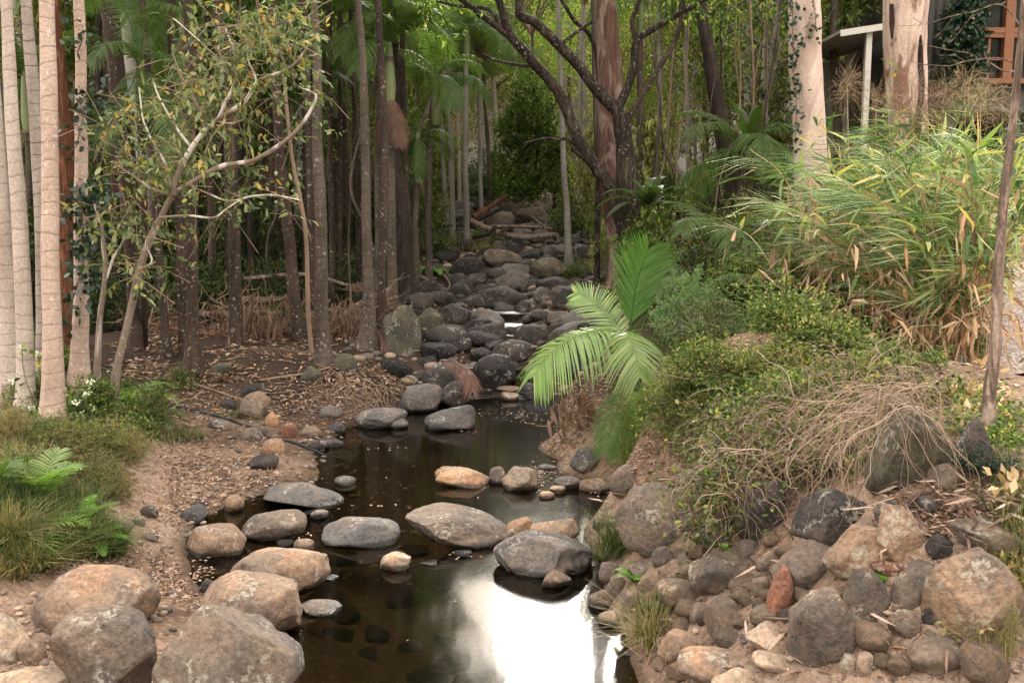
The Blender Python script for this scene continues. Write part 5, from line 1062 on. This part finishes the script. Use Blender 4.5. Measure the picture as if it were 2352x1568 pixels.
# glazed wall: panes set in timber frames
x0, x1 = hp(2262, 0)[0], hp(2440, 0)[0]; zt, zb = hp(0, 10)[2], hp(0, 186)[2]
mb = MB(); box(mb, ((x0 + x1) / 2, YH + .14, (hp(0, -80)[2] + zb) / 2), (x1 - x0, .06, hp(0, -80)[2] - zb)); win = mb.build('window', M_GL, hs, False)
mb = MB()
def bar(xa, ya, xb, yb, w=.1, d=.12):
    p, q = hp(xa, ya), hp(xb, yb)
    if abs(xa - xb) < 5: box(mb, (p[0], YH + .06, (p[2] + q[2]) / 2), (w, d, abs(p[2] - q[2])))
    else: box(mb, ((p[0] + q[0]) / 2, YH + .05, p[2]), (abs(q[0] - p[0]), d + .01, w))
bar(2330, -90, 2330, 190, .17, .16); bar(2262, 70, 2440, 70, .10); bar(2262, 82, 2440, 82, .07, .1); bar(2275, 86, 2275, 184, .045, .08); bar(2262, 136, 2322, 136, .04, .07); bar(2262, 186, 2440, 186, .09); bar(2256, -90, 2256, 190, .09); bar(2318, 86, 2318, 184, .06, .09)
mb.build('window_frame', M_TIM, win, False)
mb = MB(); p, q = hp(2118, 255), hp(2420, 255); box(mb, ((p[0] + q[0]) / 2 + .2, YH - .1, p[2]), (q[0] - p[0], 1.2, .14)); mb.build('deck', M_COR, hs, False)
mb = MB(); p, q = hp(2140, 255), hp(2215, 420); box(mb, ((p[0] + q[0]) / 2, YH + .15, (p[2] + q[2]) / 2), (q[0] - p[0] + 1.2, .04, p[2] - q[2] + .4)); mb.build('underfloor_shade', M_DK, hs, False)  # near-black sheet hung below the deck in place of its shade
for px in (2152, 2300, 2400):
    mb = MB(); p = hp(px, 262); box(mb, (p[0], YH - .5, (p[2] + 1.4) / 2), (.16, .16, p[2] - 1.4)); mb.build('stump', M_COR, hs, False)
cpz = hp(0, 70, 20)[2]; cpl, cpr = hp(1930, 0, 18.2)[0], hp(2120, 0, 18.2)[0]
cpt = thing('carport', 'open carport with a white fascia left of the peeling gum', 'carport', (cpl, 18.2, G1(cpl, 18.2)), None); o = np.array(cpt.location)
pl, pr = hp(1930, 77, 18.2), hp(2125, 47, 18.2); ang = math.atan2(pr[2] - pl[2], pr[0] - pl[0]); L_ = np.linalg.norm(pr - pl); Mr = np.array([[math.cos(ang), 0, -math.sin(ang)], [0, 1, 0], [math.sin(ang), 0, math.cos(ang)]])
mb = MB(); box(mb, (pl + pr) / 2 - o, (L_, .04, .11), 0, Mr); mb.build('fascia', M_WH, cpt, False)
mb = MB(); box(mb, (pl + pr) / 2 - o + [0, 2.2, .03], (L_, 4.34, .05), 0, Mr); mb.build('roof', M_SOF, cpt, False)
mb = MB(); box(mb, (pl + pr) / 2 - o + [.3, 4.2, -.9], (L_ - .6, .08, 1.7)); mb.build('back_wall', M_SOF, cpt, False)
for (px, Yd, w_) in ((1995, 18.35, .10), (2110, 18.35, .10), (1950, 22.2, .1)):
    p = hp(px, 90, Yd); g_ = G1(p[0], Yd); mb = MB(); zt_ = pl[2] + (p[0] - pl[0]) * math.tan(ang) - .02; box(mb, np.array([p[0], Yd, (zt_ + g_) / 2]) - o, (w_, w_, zt_ - g_)); mb.build('post', M_WH, cpt, False)
# ivy mass on the house wall
r = thing('ivy', 'dark ivy mass with pale seed heads covering the house wall', 'climbing plant', hp(2215, 250, 18.8)); o = np.array(r.location); mb, fl = MB(), MB()
for (px, py, rx, ry, n) in [(2215,60,40,50,900), (2215,130,36,40,900), (2200,180,50,40,900), (2225,20,26,40,500), (2190,100,25,30,300), (2195,225,40,30,600)]: cloud(mb, n, at(px, py, 18.75) - o, np.array([rx, 25, ry]) * 18.7 / FP, .10, .075, 6, per=6); cloud(fl, 18, at(px, py, 18.6) - o, np.array([rx, 15, ry]) * 18.7 / FP, .06, .035, 6, per=1)
mb.build('foliage', LF['ivy'], r, False); fl.build('seed_heads', LF['vine'], r, False)
# bare twiggy branch of the thin rough tree
o = np.array(TRT[0].location); Yt = TRT[1][3][1]
limbs(TRT[0], o, [[(2336,165,5),(2300,160,4),(2270,140,3),(2262,118,2)], [(2345,150,5),(2300,135,4),(2250,136,3.5),(2215,140,3),(2180,150,2.5),(2120,150,2),(2080,142,1.2)], [(2250,136,2),(2225,120,2),(2170,110,1.5),(2110,100,1)], [(2345,60,4),(2300,10,3),(2240,25,2.5),(2190,35,2),(2120,55,1.5),(2060,60,1)], [(2240,25,2),(2215,60,1.5),(2190,90,1.5),(2180,95,1)], [(2215,140,1.5),(2195,125,1.2),(2160,125,1)], [(2190,35,1.5),(2175,60,1.2),(2150,85,1)], [(2300,10,3),(2330,-10,2),(2300,-30,2)], [(2120,55,1.2),(2100,40,1)]], 'rough', Yt, 5, .03, 'twig')
# ------------------------------------------------------------------ gravel path on the right
px_ = []
c0 = np.array([[at(2420, 1010, 7.5)[0], 7.2], [at(2400, 850, 8.6)[0], 8.8], [at(2375, 740, 10)[0], 10.2], [at(2360, 640, 12)[0], 12], [at(2345, 580, 14)[0], 14.2], [at(2300, 530, 17)[0], 17.5]])
Cp = smooth_path(np.concatenate([c0, np.zeros((6, 1))], 1), 10)[:, :2]; T = unit(np.gradient(Cp, axis=0)); Nn = np.stack([T[:, 1], -T[:, 0]], 1); rows = []
for u in np.linspace(-.55, 1.6, 14): q = Cp + Nn * u; rows.append(np.stack([q[:, 0], q[:, 1], G(q[:, 0], q[:, 1]) + (.025 if -.5 < u < 1.55 else -.03)], 1))
V = np.stack(rows, 1); n_, m_ = V.shape[:2]; i = np.arange(n_ - 1)[:, None] * m_ + np.arange(m_ - 1)[None]; mb = MB(); mb.add(V.reshape(-1, 3), np.stack([i, i + 1, i + m_ + 1, i + m_], -1).reshape(-1, 4))
t = NT('gravel'); v = t.n('ShaderNodeNewGeometry').outputs['Position']; vo = t.n('ShaderNodeTexVoronoi'); t.L.new(v, vo.inputs['Vector']); vo.inputs['Scale'].default_value = 38; s = t.n('ShaderNodeSeparateXYZ'); t.L.new(vo.outputs['Color'], s.inputs[0])
c = t.ramp(s.outputs[0], [(0, (.26, .20, .16)), (.5, (.44, .35, .30)), (1, (.62, .53, .47))]); c = t.mix(1.0, c, t.ramp(t.noise(v, 1.5, 4), [(.35, .7), (.65, 1.1)]), 'MULTIPLY'); MGR = t.out(c, .9, t.bump(vo.outputs['Distance'], .8, .02))
tag(mb.build('path', MGR), 'pale gravel path at the right edge', kind='structure')
# ------------------------------------------------------------------ leaf litter, grass
def on_ground(n, xs, ys): 
    out = []
    while len(out) < n:
        px, py = rng.uniform(*xs), rng.uniform(*ys); out.append((px, py))
    d = np.array([ray(a, b) for a, b in out]); Yg = np.linspace(4, 30, 260); P0 = CAMP + (d / d[:, 1:2])[:, None] * Yg[None, :, None]; return P0, Yg
GT = {}
gxx = np.linspace(-12, 12, 361); gyy = np.linspace(2.5, 36, 504); XX, YYg = np.meshgrid(gxx, gyy); ZZ = G(XX, YYg).reshape(XX.shape)
def Gf(x, y):
    fx = np.clip((x + 12) / 24 * 360, 0, 359.99); fy = np.clip((y - 2.5) / 33.5 * 503, 0, 502.99); i, j = fx.astype(int), fy.astype(int); a, b = fx - i, fy - j
    return (ZZ[j, i] * (1 - a) + ZZ[j, i + 1] * a) * (1 - b) + (ZZ[j + 1, i] * (1 - a) + ZZ[j + 1, i + 1] * a) * b
def scatter(n, xs, ys, zmin=.02):
    """points on the ground under a patch of the view"""
    px, py = rng.uniform(*xs, n), rng.uniform(*ys, n); d = FWD + np.stack([(px - 1176) / FP, 0 * px, 0 * px], 1) + UPV * ((784 - py) / FP)[:, None]; d = d / d[:, 1:2]; Yg = np.geomspace(3.2, 34, 420)
    Pz = CAMP[2] + d[:, 2:3] * Yg; Px = d[:, :1] * Yg; g = Gf(Px, np.broadcast_to(Yg, Px.shape)); b = Pz < g; k = np.argmax(b, 1); ok = b.any(1); x = Px[np.arange(n), k]; y = Yg[k]; z = Gf(x, y); ok &= z > zmin; return np.stack([x, y, z], 1)[ok]
mb = MB()
for n, xs, ys, L_ in ((15000, (380, 950), (850, 1250), .05), (9000, (0, 600), (1000, 1568), .05), (5000, (350, 560), (1250, 1500), .05), (3500, (1500, 2352), (1150, 1568), .035), (3500, (2000, 2352), (1080, 1240), .06), (5000, (1250, 1600), (860, 1130), .05), (7000, (250, 1000), (680, 880), .08), (3000, (950, 1400), (540, 900), .06), (3000, (1700, 2300), (780, 1100), .07)):
    q = scatter(n, xs, ys); q[:, 2] += rng.uniform(.004, .02, len(q)); keep = fbm(q * [1.4, 1.4, 0], 3) > rng.uniform(-.5, .55, len(q)); q = q[keep]
    D = rng.normal(0, 1, (len(q), 3)) * [1, 1, .22]; s_ = np.clip(q[:, 1] / 9, .8, 1.6); leaves(mb, q, D, L_ * rng.uniform(.45, 1.25, len(q)) * s_, L_ * .36 * s_, 4, .12, .35)
for n, xs, ys in ((500, (250, 950), (780, 1100)), (110, (1500, 2352), (1150, 1568)), (160, (2000, 2352), (1080, 1250)), (150, (0, 400), (950, 1300)), (200, (1250, 1650), (860, 1200))):
    q = scatter(n, xs, ys); q[:, 2] += .015; D = rng.normal(0, 1, (len(q), 3)) * [1, 1, .1]; leaves(mb, q, D, rng.uniform(.08, .24, len(q)), rng.uniform(.008, .024, len(q)), 6, .06, .3)
tag(mb.build('leaf_litter', LF['litter'], None, False), 'fallen tan leaves strewn over the banks', 'leaf litter', kind='stuff')
# leaves afloat
mb = MB(); q = []
for (a, b, rx, ry, n) in [(1200,955,60,16,60), (1245,1085,40,22,200), (1160,950,100,8,40), (870,1030,60,5,10), (455,1330,25,40,90), (840,1160,60,4,10), (1060,1275,22,8,12), (1290,975,30,30,60), (1000,1150,250,90,12), (1150,1450,400,100,6), (1080,990,40,4,6), (1400,1130,40,8,30), (700,1225,40,6,14)]:
    for _ in range(n): p = atz(a + rng.normal(0, rx * .6), b + rng.normal(0, ry * .6), .006); q.append(p)
q = np.array(q); q = q[G(q[:, 0], q[:, 1]) < 0]; leaves(mb, q, rng.normal(0, 1, (len(q), 3)) * [1, 1, .03], rng.uniform(.02, .05, len(q)), .018, 4, .03, .08); tag(mb.build('floating_leaves', LF['litter'], None, False), 'pale leaves floating on the pool', 'leaf litter', kind='stuff')
def blades(mb, Pb, L_, w, lean=.45, seg=3):
    n = len(Pb); a = rng.uniform(0, 6.28, n); d = np.stack([np.cos(a), np.sin(a), 0 * a], 1); s_ = np.stack([-np.sin(a), np.cos(a), 0 * a], 1); l_ = L_ * rng.uniform(.5, 1.2, n); e = np.abs(rng.normal(0, lean, n)) + .1; V = []
    for k in range(seg + 1):
        u = k / seg; p = Pb + d * (l_ * (e * u + .5 * e * u * u))[:, None] + np.array([0, 0, 1.]) * (l_ * (u - .42 * np.minimum(e, 1.3) * u ** 2.2))[:, None]; ww = w * (1 - u * .92) / 2; V += [p - s_ * ww, p + s_ * ww]
    V = np.stack(V, 1); i = np.arange(n)[:, None] * (2 * seg + 2) + np.arange(seg)[None] * 2; mb.add(V.reshape(-1, 3), np.stack([i, i + 1, i + 3, i + 2], -1).reshape(-1, 4))
def cover(name, label, leaf, specs, L_, w, lean=.45):
    mb = MB()
    for (a, b, rx, ry, n) in specs:
        q = scatter(n, (a - rx, a + rx), (b - ry, b + ry), .05); rr_ = proj(q); k = ((rr_[:, 0] - a) / rx) ** 2 + ((rr_[:, 1] - b) / ry) ** 2 < rng.uniform(.4, 1.3, len(q)); q = q[k]; blades(mb, q, L_, w, lean)
    tag(mb.build(name, LF[leaf], None, False), label, 'grass', kind='stuff')
cover('grass', 'green grass on the lower left slope', 'grass', [(110,1200,140,90,4200), (220,1255,70,35,3000), (30,1130,60,60,1500), (180,1040,130,60,900), (60,1280,80,40,1500), (420,1010,60,14,260), (560,960,60,10,120), (400,890,60,20,300), (1010,560,70,30,900), (2320,1180,60,120,200)], .2, .009, .6)
cover('dry_grass', 'straw coloured grass on the left slope', 'drygrass', [(70,1260,110,60,2200), (20,1010,50,60,900), (190,1090,120,60,1500), (300,1000,50,50,500), (120,960,150,40,700), (1080,590,30,20,200), (1800,900,180,80,1200), (2000,1020,120,60,600), (2320,1330,50,120,500), (30,1310,60,30,700)], .17, .007, .7)
def tuft(px, py, n, L_, w, leaf, label, lean=.5, r_=.06, Yd=None, heads=False):
    g = hit(px, py) if Yd is None else at(px, py, Yd); rt = thing('grass_tuft', label, 'grass tuft', (g[0], g[1], max(G1(g[0], g[1]), g[2] - .02))); mb = MB(); Pb = rng.normal(0, r_, (n, 3)) * [1, 1, 0]; blades(mb, Pb, L_, w, lean); mb.build('blades', LF[leaf], rt, False)
    if heads:
        mb = MB()
        for _ in range(34):
            a = rng.uniform(0, 6.28); e = np.array([math.cos(a), math.sin(a), 0]) * rng.uniform(.05, .22) + [0, 0, L_ * rng.uniform(.6, .95)]; m = 12; aa = np.arange(m) * 6.283 / m; leaves(mb, np.repeat(e[None], m, 0), np.stack([np.cos(aa), np.sin(aa), 0 * aa + .15], 1), rng.uniform(.04, .08, m), .005, 4, .3)
        mb.build('leaf_whorls', LF['grass'], rt, False)
tuft(1425,1268,520,.30,.006,'grass','green sedge clump with whorled tops at the water edge',.55,.09,heads=True)
tuft(1500,1478,420,.24,.007,'drygrass','half dry grass tuft at the toe of the rock pile',.75,.05); tuft(1505,1440,160,.26,.009,'grass','green blades rising behind the half dry tuft',.4,.05)
tuft(1395,1290,120,.15,.006,'grass','small green tuft under the sedge clump',.5,.04); tuft(1000,575,700,.5,.02,'grass','bushy green grass below the far palms',.6,.35); tuft(1110,580,260,.4,.015,'drygrass','dry looking tuft beside the bushy green grass',.6,.15); tuft(1105,555,300,.35,.02,'fern','bright yellow green tuft by the far palms',.6,.2)
tuft(1330,640,400,.6,.012,'grass','hanging dark grass right of the slender pale palm',.9,.15)
for (px, py, n, L_, w, lf, lb, ln) in [(60,1085,220,.26,.010,'drygrass','straw tuft arching on the upper left slope',.8), (150,1105,160,.2,.009,'drygrass','small straw tuft beside the palm seedling',.8), (20,1250,260,.3,.010,'drygrass','long straw tuft at the left border',.7), (70,1310,240,.24,.009,'drygrass','straw tuft hanging over the tan boulder',.9), (200,1180,160,.22,.010,'grass','fresh green tuft behind the bright fern',.5), (250,1275,200,.13,.007,'grass','low green tuft at the reddish mud',.8), (420,870,120,.22,.010,'grass','grass tuft left of the flared palm foot',.9), (2260,1480,140,.14,.006,'drygrass','little dry tuft between the lower right boulders',.8), (1640,1250,60,.1,.010,'grass','little green tuft above the brown blocky rock',.7)]:
    tuft(px, py, n, L_, w, lf, lb, ln, .05)
# white flower heads among the palm feet
r = thing('flowering_weed', 'weed with small white flower heads among the palm feet', 'weed', hit(150, 960)); o = np.array(r.location); mb, st = MB(), MB()
for (px, py) in [(25,875),(88,812),(50,795),(200,905),(207,935),(190,950),(175,925),(165,975),(160,985),(70,935),(97,940),(205,880),(120,885),(150,900),(135,965)]:
    c_ = at(px, py, r.location[1] - .1 + rng.normal(0, .05)) - o; leaves(mb, c_ + rng.normal(0, .015, (14, 3)), rng.normal(0, 1, (14, 3)), .03, .02, 6); st.add(*tube(smooth_path(np.array([c_, c_ * [1, .9, .6], [c_[0] * .8, 0, 0]]), 3), [.004] * 7, 3)); leaves(st, c_ * .8 + rng.normal(0, .06, (6, 3)), rng.normal(0, 1, (6, 3)), .07, .05, 6)
st.build('stems', LF['mid'], r); mb.build('flowers', LF['flower'], r, False)
# ------------------------------------------------------------------ hose, logs, debris
def curve_on_ground(pp, lift, n=12):
    C = np.array([hit(a, b) for a, b in pp]); C = smooth_path(C, n); C[:, 2] = np.maximum(G(C[:, 0], C[:, 1]), -.03) + lift; return C
t = NT('black_hose'); M_HO = t.out((.018, .025, .032), .4, None, .5)
C = curve_on_ground([(225,845), (300,880), (352,912), (400,938), (460,950), (530,968), (590,990), (625,1012), (670,1018), (730,1040), (790,1055)], .018, 14)
mb = MB(); mb.add(*tube(C, .013, 10)); tag(mb.build('hose', M_HO), 'black hose running down the leafy bank into the pool', 'hose')
def log(pts, w, bark, label, Yd=None, name='fallen_log', rad=None, k=10, lift=.0, cat='log', group=None, sub=()):
    C = np.array([at(p[0], p[1], p[2]) if len(p) > 2 else hit(*p) + [0, 0, lift] for p in pts]); Q = smooth_path(C, 7); r0 = w * C[0][1] / FP / 2; rr = r0 * np.linspace(1, .6, len(Q)) * (1 + .12 * fbm(Q * 3, 2)); V, F = tube(Q, rr, k); c_ = len(V); mb = MB()
    mb.add(V, F); mb.add(V[:k], np.arange(k)[None, ::-1]); mb.add(V[-k:], np.arange(k)[None]); 
    for s_ in sub: B = smooth_path(np.array([at(*p) for p in s_]), 4); mb.add(*tube(B, np.linspace(r0 * .5, r0 * .2, len(B)), 6))
    return tag(mb.build(name, BK[bark]), label, cat, group)
log([(1083,508,27),(1130,530,26.5),(1200,545,26),(1290,538,26),(1365,530,26)], 15, 'rough', 'long pale log lying across the upper creek', sub=[[(1250,520,26),(1225,500,25.8),(1212,478,25.8)], [(1280,540,26),(1284,556,25.7),(1280,566,25.7)], [(1150,535,26.3),(1165,520,26)]])
log([(1095,524,27.4),(1160,520,27),(1230,522,26.8),(1290,528,26.6)], 9, 'rough', 'thinner pale limb lying above the long log')
log([(1085,545,25.5),(1120,538,25.4),(1138,520,25.4),(1128,560,25.2)], 9, 'dark', 'dark forked stick left of the long log')
log([(1088,500,28),(1125,475,28.3),(1165,450,28.6)], 17, 'red', 'splintered reddish log propped by the giant boulder'); log([(1082,510,27.6),(1120,492,27.8),(1150,480,28)], 17, 'dark', 'dark round log under the splintered one'); log([(1090,480,29),(1130,462,29.2)], 14, 'dark', 'dark log end behind the splintered one')
log([(955,640),(980,655),(1002,672)], 12, 'rough', 'smooth brown pole slanting down to the rapids', lift=.1); log([(1020,645),(1033,665),(1028,680)], 5, 'rough', 'pale crooked stick standing in the rapids', lift=.12)
log([(2085,1130,6.2),(2140,1128,6.1),(2200,1130,6.0),(2260,1150,5.9),(2352,1180,5.7),(2420,1195,5.6)], 12, 'rough', 'long bare branch lying across the top of the rock pile', sub=[[(2200,1130,6.0),(2250,1140,5.95),(2330,1150,5.8),(2380,1150,5.8)], [(2270,1155,5.9),(2290,1175,5.85),(2352,1195,5.7)]])
log([(2220,1120,6.1),(2235,1090,6.2),(2228,1075,6.3)], 9, 'dark', 'crooked dark stick above the rock pile')
log([(430,745),(520,740),(640,735)], 16, 'rough', 'fallen trunk behind the thick speckled palm', lift=.15); log([(330,770),(420,790),(500,805)], 10, 'red', 'bare pole lying behind the flared foot palm', lift=.2)
log([(545,690,15.3),(620,690,15.2),(690,680,15.3)], 22, 'mid', 'mossy log lodged across the palms above the debris'); log([(560,640,17.5),(700,630,17.5),(800,655,17)], 10, 'rough', 'thin fallen pole in the shade behind the debris')
log([(770,740,15.4),(820,700,15.6),(900,660,15.8)], 12, 'rough', 'grey pole leaning between the creek palms'); log([(440,885),(500,905),(560,925)], 7, 'twig', 'bent stick on the leafy bank', lift=.03, name='stick', cat='stick'); log([(600,880),(700,865),(760,850)], 6, 'twig', 'long thin stick near the straight palm', lift=.04, name='stick', cat='stick')
log([(250,945),(280,965),(300,960),(320,1000)], 16, 'white', 'surface root beside the lichened tree', lift=.02, name='root', cat='root')
# leaning pale dead stem seen behind the creek palms
log([(915,345,20),(950,320,20.5),(975,270,21),(990,230,21.5),(1015,180,22),(1030,120,22.5)], 17, 'rough', 'leaning pale broken trunk between the creek palms', name='leaning_trunk', cat='tree trunk')
# debris hung between the palms
r = thing('flood_debris', 'heap of dead fronds and sticks lodged between the palms', 'debris', hit(600, 800)); r['kind'] = 'stuff'; o = np.array(r.location); s1, s2, s3 = MB(), MB(), MB()
for k in range(650):
    reg = [(600, 740, 120, 55, 15.0), (800, 740, 60, 50, 15.2), (380, 760, 60, 45, 15.2), (880, 720, 35, 45, 15.2), (1330, 930, 45, 60, 10.2)][rng.choice(5, p=[.42, .18, .14, .1, .16])]
    p = at(reg[0] + rng.normal(0, reg[2] * .6), reg[1] + rng.normal(0, reg[3] * .55), reg[4] + rng.normal(0, .35)); p[2] = max(p[2], G1(p[0], p[1]) + .03); d = unit(np.array([rng.normal(0, .5), rng.normal(0, .4), rng.normal(-.3, .6)])); l_ = rng.uniform(.15, .7) * (.5 if reg[4] < 12 else 1)
    C = [p]; 
    for s in range(4): d = unit(d + rng.normal(0, .25, 3)); C.append(C[-1] + d * l_ / 4)
    C = np.array(C) - o; s1.add(*tube(C, np.linspace(1, .4, 5) * rng.uniform(.003, .013) * (.7 if reg[4] < 12 else 1), 4))
    if k % 3 == 0: D = np.array([rng.normal(0, .35), rng.normal(0, .3), -1.]); m = 3; leaves(s2, np.repeat((p - o)[None], m, 0) + rng.normal(0, .05, (m, 3)), np.repeat(D[None], m, 0) + rng.normal(0, .2, (m, 3)), rng.uniform(.25, .6, m) * (.4 if reg[4] < 12 else 1), .045, 6, .1)
s1.build('sticks', BK['twig'], r); s2.build('dead_leaves', LF['deadfrond'], r, False)
for q, (pts, lab, ll) in enumerate([([(360,832,13.4),(480,815,13.4),(600,800,13.5),(700,810,13.4),(760,830,13.3)], 'dead brown frond arched over the leafy bank', .5), ([(560,830,13.4),(640,845,13.2),(720,860,13)], 'second dead frond on the leafy bank', .35), ([(1010,828,12.9),(1050,835,12.7),(1078,862,12.4),(1085,900,12.2)], 'dead reddish frond lying over the sloping brown boulder', .22), ([(790,665,17),(840,650,17),(890,690,17)], 'curled dead frond between the creek palms', .4), ([(830,790,14.2),(870,760,14.2),(905,790,14)], 'dead frond at the foot of the root palm', .4)]):
    r = thing('fallen_frond', lab, 'fallen frond', at(*pts[0])); hero_frond(r, np.array(r.location), pts, ll, 'deadfrond', 40, .012, .9, .9, (0, -.2, 1), name='leaflets')
# small roots spilling from the bank under the straight palm
mb = MB()
for k in range(90):
    C = curve_on_ground([(rng.normal(800, 60), rng.normal(880, 18))], .02, 2) if False else None
    p = hit(rng.normal(810, 60), rng.normal(880, 22)); d = unit(np.array([rng.normal(.2, .6), -.6, -.1])); Cq = [p]
    for s in range(6): d = unit(d + rng.normal(0, .4, 3) * [1, 1, .3]); n_ = Cq[-1] + d * .07; n_[2] = G1(n_[0], n_[1]) + .015 + .02 * rng.random(); Cq.append(n_)
    mb.add(*tube(np.array(Cq), np.linspace(.008, .003, 7), 4))
tag(mb.build('roots', BK['twig']), 'fine exposed roots on the bank above the pool', 'roots', kind='stuff')

# low leafy ground cover
def creep(name, label, leaf, specs, L_, hgt, k=4):
    mb = MB()
    for (a, b, rx, ry, n) in specs:
        q = scatter(n, (a - rx, a + rx), (b - ry, b + ry), .08); r2 = proj(q); m = ((r2[:, 0] - a) / rx) ** 2 + ((r2[:, 1] - b) / ry) ** 2 < rng.uniform(.5, 1.2, len(q)); q = q[m]; q = q[fbm(q * [1.7, 1.7, 0], 2) > -.35]
        h = hgt * np.clip(.6 + .9 * fbm(q * [1.3, 1.3, 0] + 5, 2), .1, 1.6); s_ = np.clip(q[:, 1] / 9, .9, 2.4); per = 5; qq = np.repeat(q, per, 0); hh = np.repeat(h, per); sc_ = np.repeat(s_, per)
        qq = qq + rng.normal(0, .05, qq.shape) * sc_[:, None] * [1, 1, 0]; qq[:, 2] += hh * rng.random(len(qq)) * sc_ ** .5; leaves(mb, qq, rng.normal(0, .7, qq.shape) + [0, -.1, .15], L_ * rng.uniform(.5, 1.2, len(qq)) * sc_, L_ * .5 * sc_, k)
    tag(mb.build(name, LF[leaf], None, False), label, 'ground cover', kind='stuff')
creep('undergrowth', 'small leaved green creepers over the right bank', 'mid', [(1640,930,170,120,2600), (1780,830,190,110,2600), (1600,800,120,90,1300), (1960,860,120,80,900), (1500,1010,80,60,500), (1650,1030,110,50,600), (1500,640,120,80,900), (1750,660,160,90,1500), (2300,1000,60,90,300)], .042, .22)
creep('undergrowth', 'yellowish creepers mixed into the right bank', 'olive', [(1720,900,190,110,1500), (1850,860,150,90,1200), (1560,960,90,70,400), (1650,600,160,80,900), (1920,940,100,60,500)], .045, .28)
creep('undergrowth', 'weeds and creepers over the left slope', 'mid', [(130,1020,180,90,1500), (100,900,140,60,900), (260,960,80,60,500), (60,800,90,60,600), (320,1000,50,70,250)], .04, .16)
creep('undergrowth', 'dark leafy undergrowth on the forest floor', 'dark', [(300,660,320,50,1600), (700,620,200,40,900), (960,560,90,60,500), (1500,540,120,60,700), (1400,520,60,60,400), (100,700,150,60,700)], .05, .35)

creep('undergrowth', 'leafy weeds and dry leaves on top of the right bank', 'cane', [(1850,860,170,60,900), (2050,880,110,45,600), (2150,900,60,40,300), (1750,760,150,60,500), (2230,960,50,50,200)], .06, .2)
creep('dry_leaves', 'dead tan cane leaves lying on top of the right bank', 'straw', [(1900,860,200,60,500), (2080,900,120,40,350), (2280,1130,90,30,70), (2250,900,60,60,150)], .085, .07)

creep('undergrowth', 'green creepers growing over the dry vines', 'mid', [(1680,960,120,90,900), (1800,950,160,70,700), (1640,1050,60,60,250), (1950,920,120,50,400)], .045, .42)
creep('undergrowth', 'pale yellow green sprigs along the top of the right bank', 'lime', [(1700,900,170,100,350), (1500,960,60,60,260), (1850,950,150,60,200)], .04, .4)

straps(2000,1560,7,.13,.07,'fern','small bright broad leaved plant on the bottom border',4.45, arch=.8, z=G1(*at(2000,1560,4.45)[:2]))
straps(1662,1262,6,.07,.04,'mid','tiny leafy plant on the brown blocky rock',5.45, arch=.8)
creep('dry_leaves', 'dead tan leaves and weeds at the right border', 'drygrass', [(2310,1350,50,90,160), (2230,1420,60,60,60)], .045, .12)
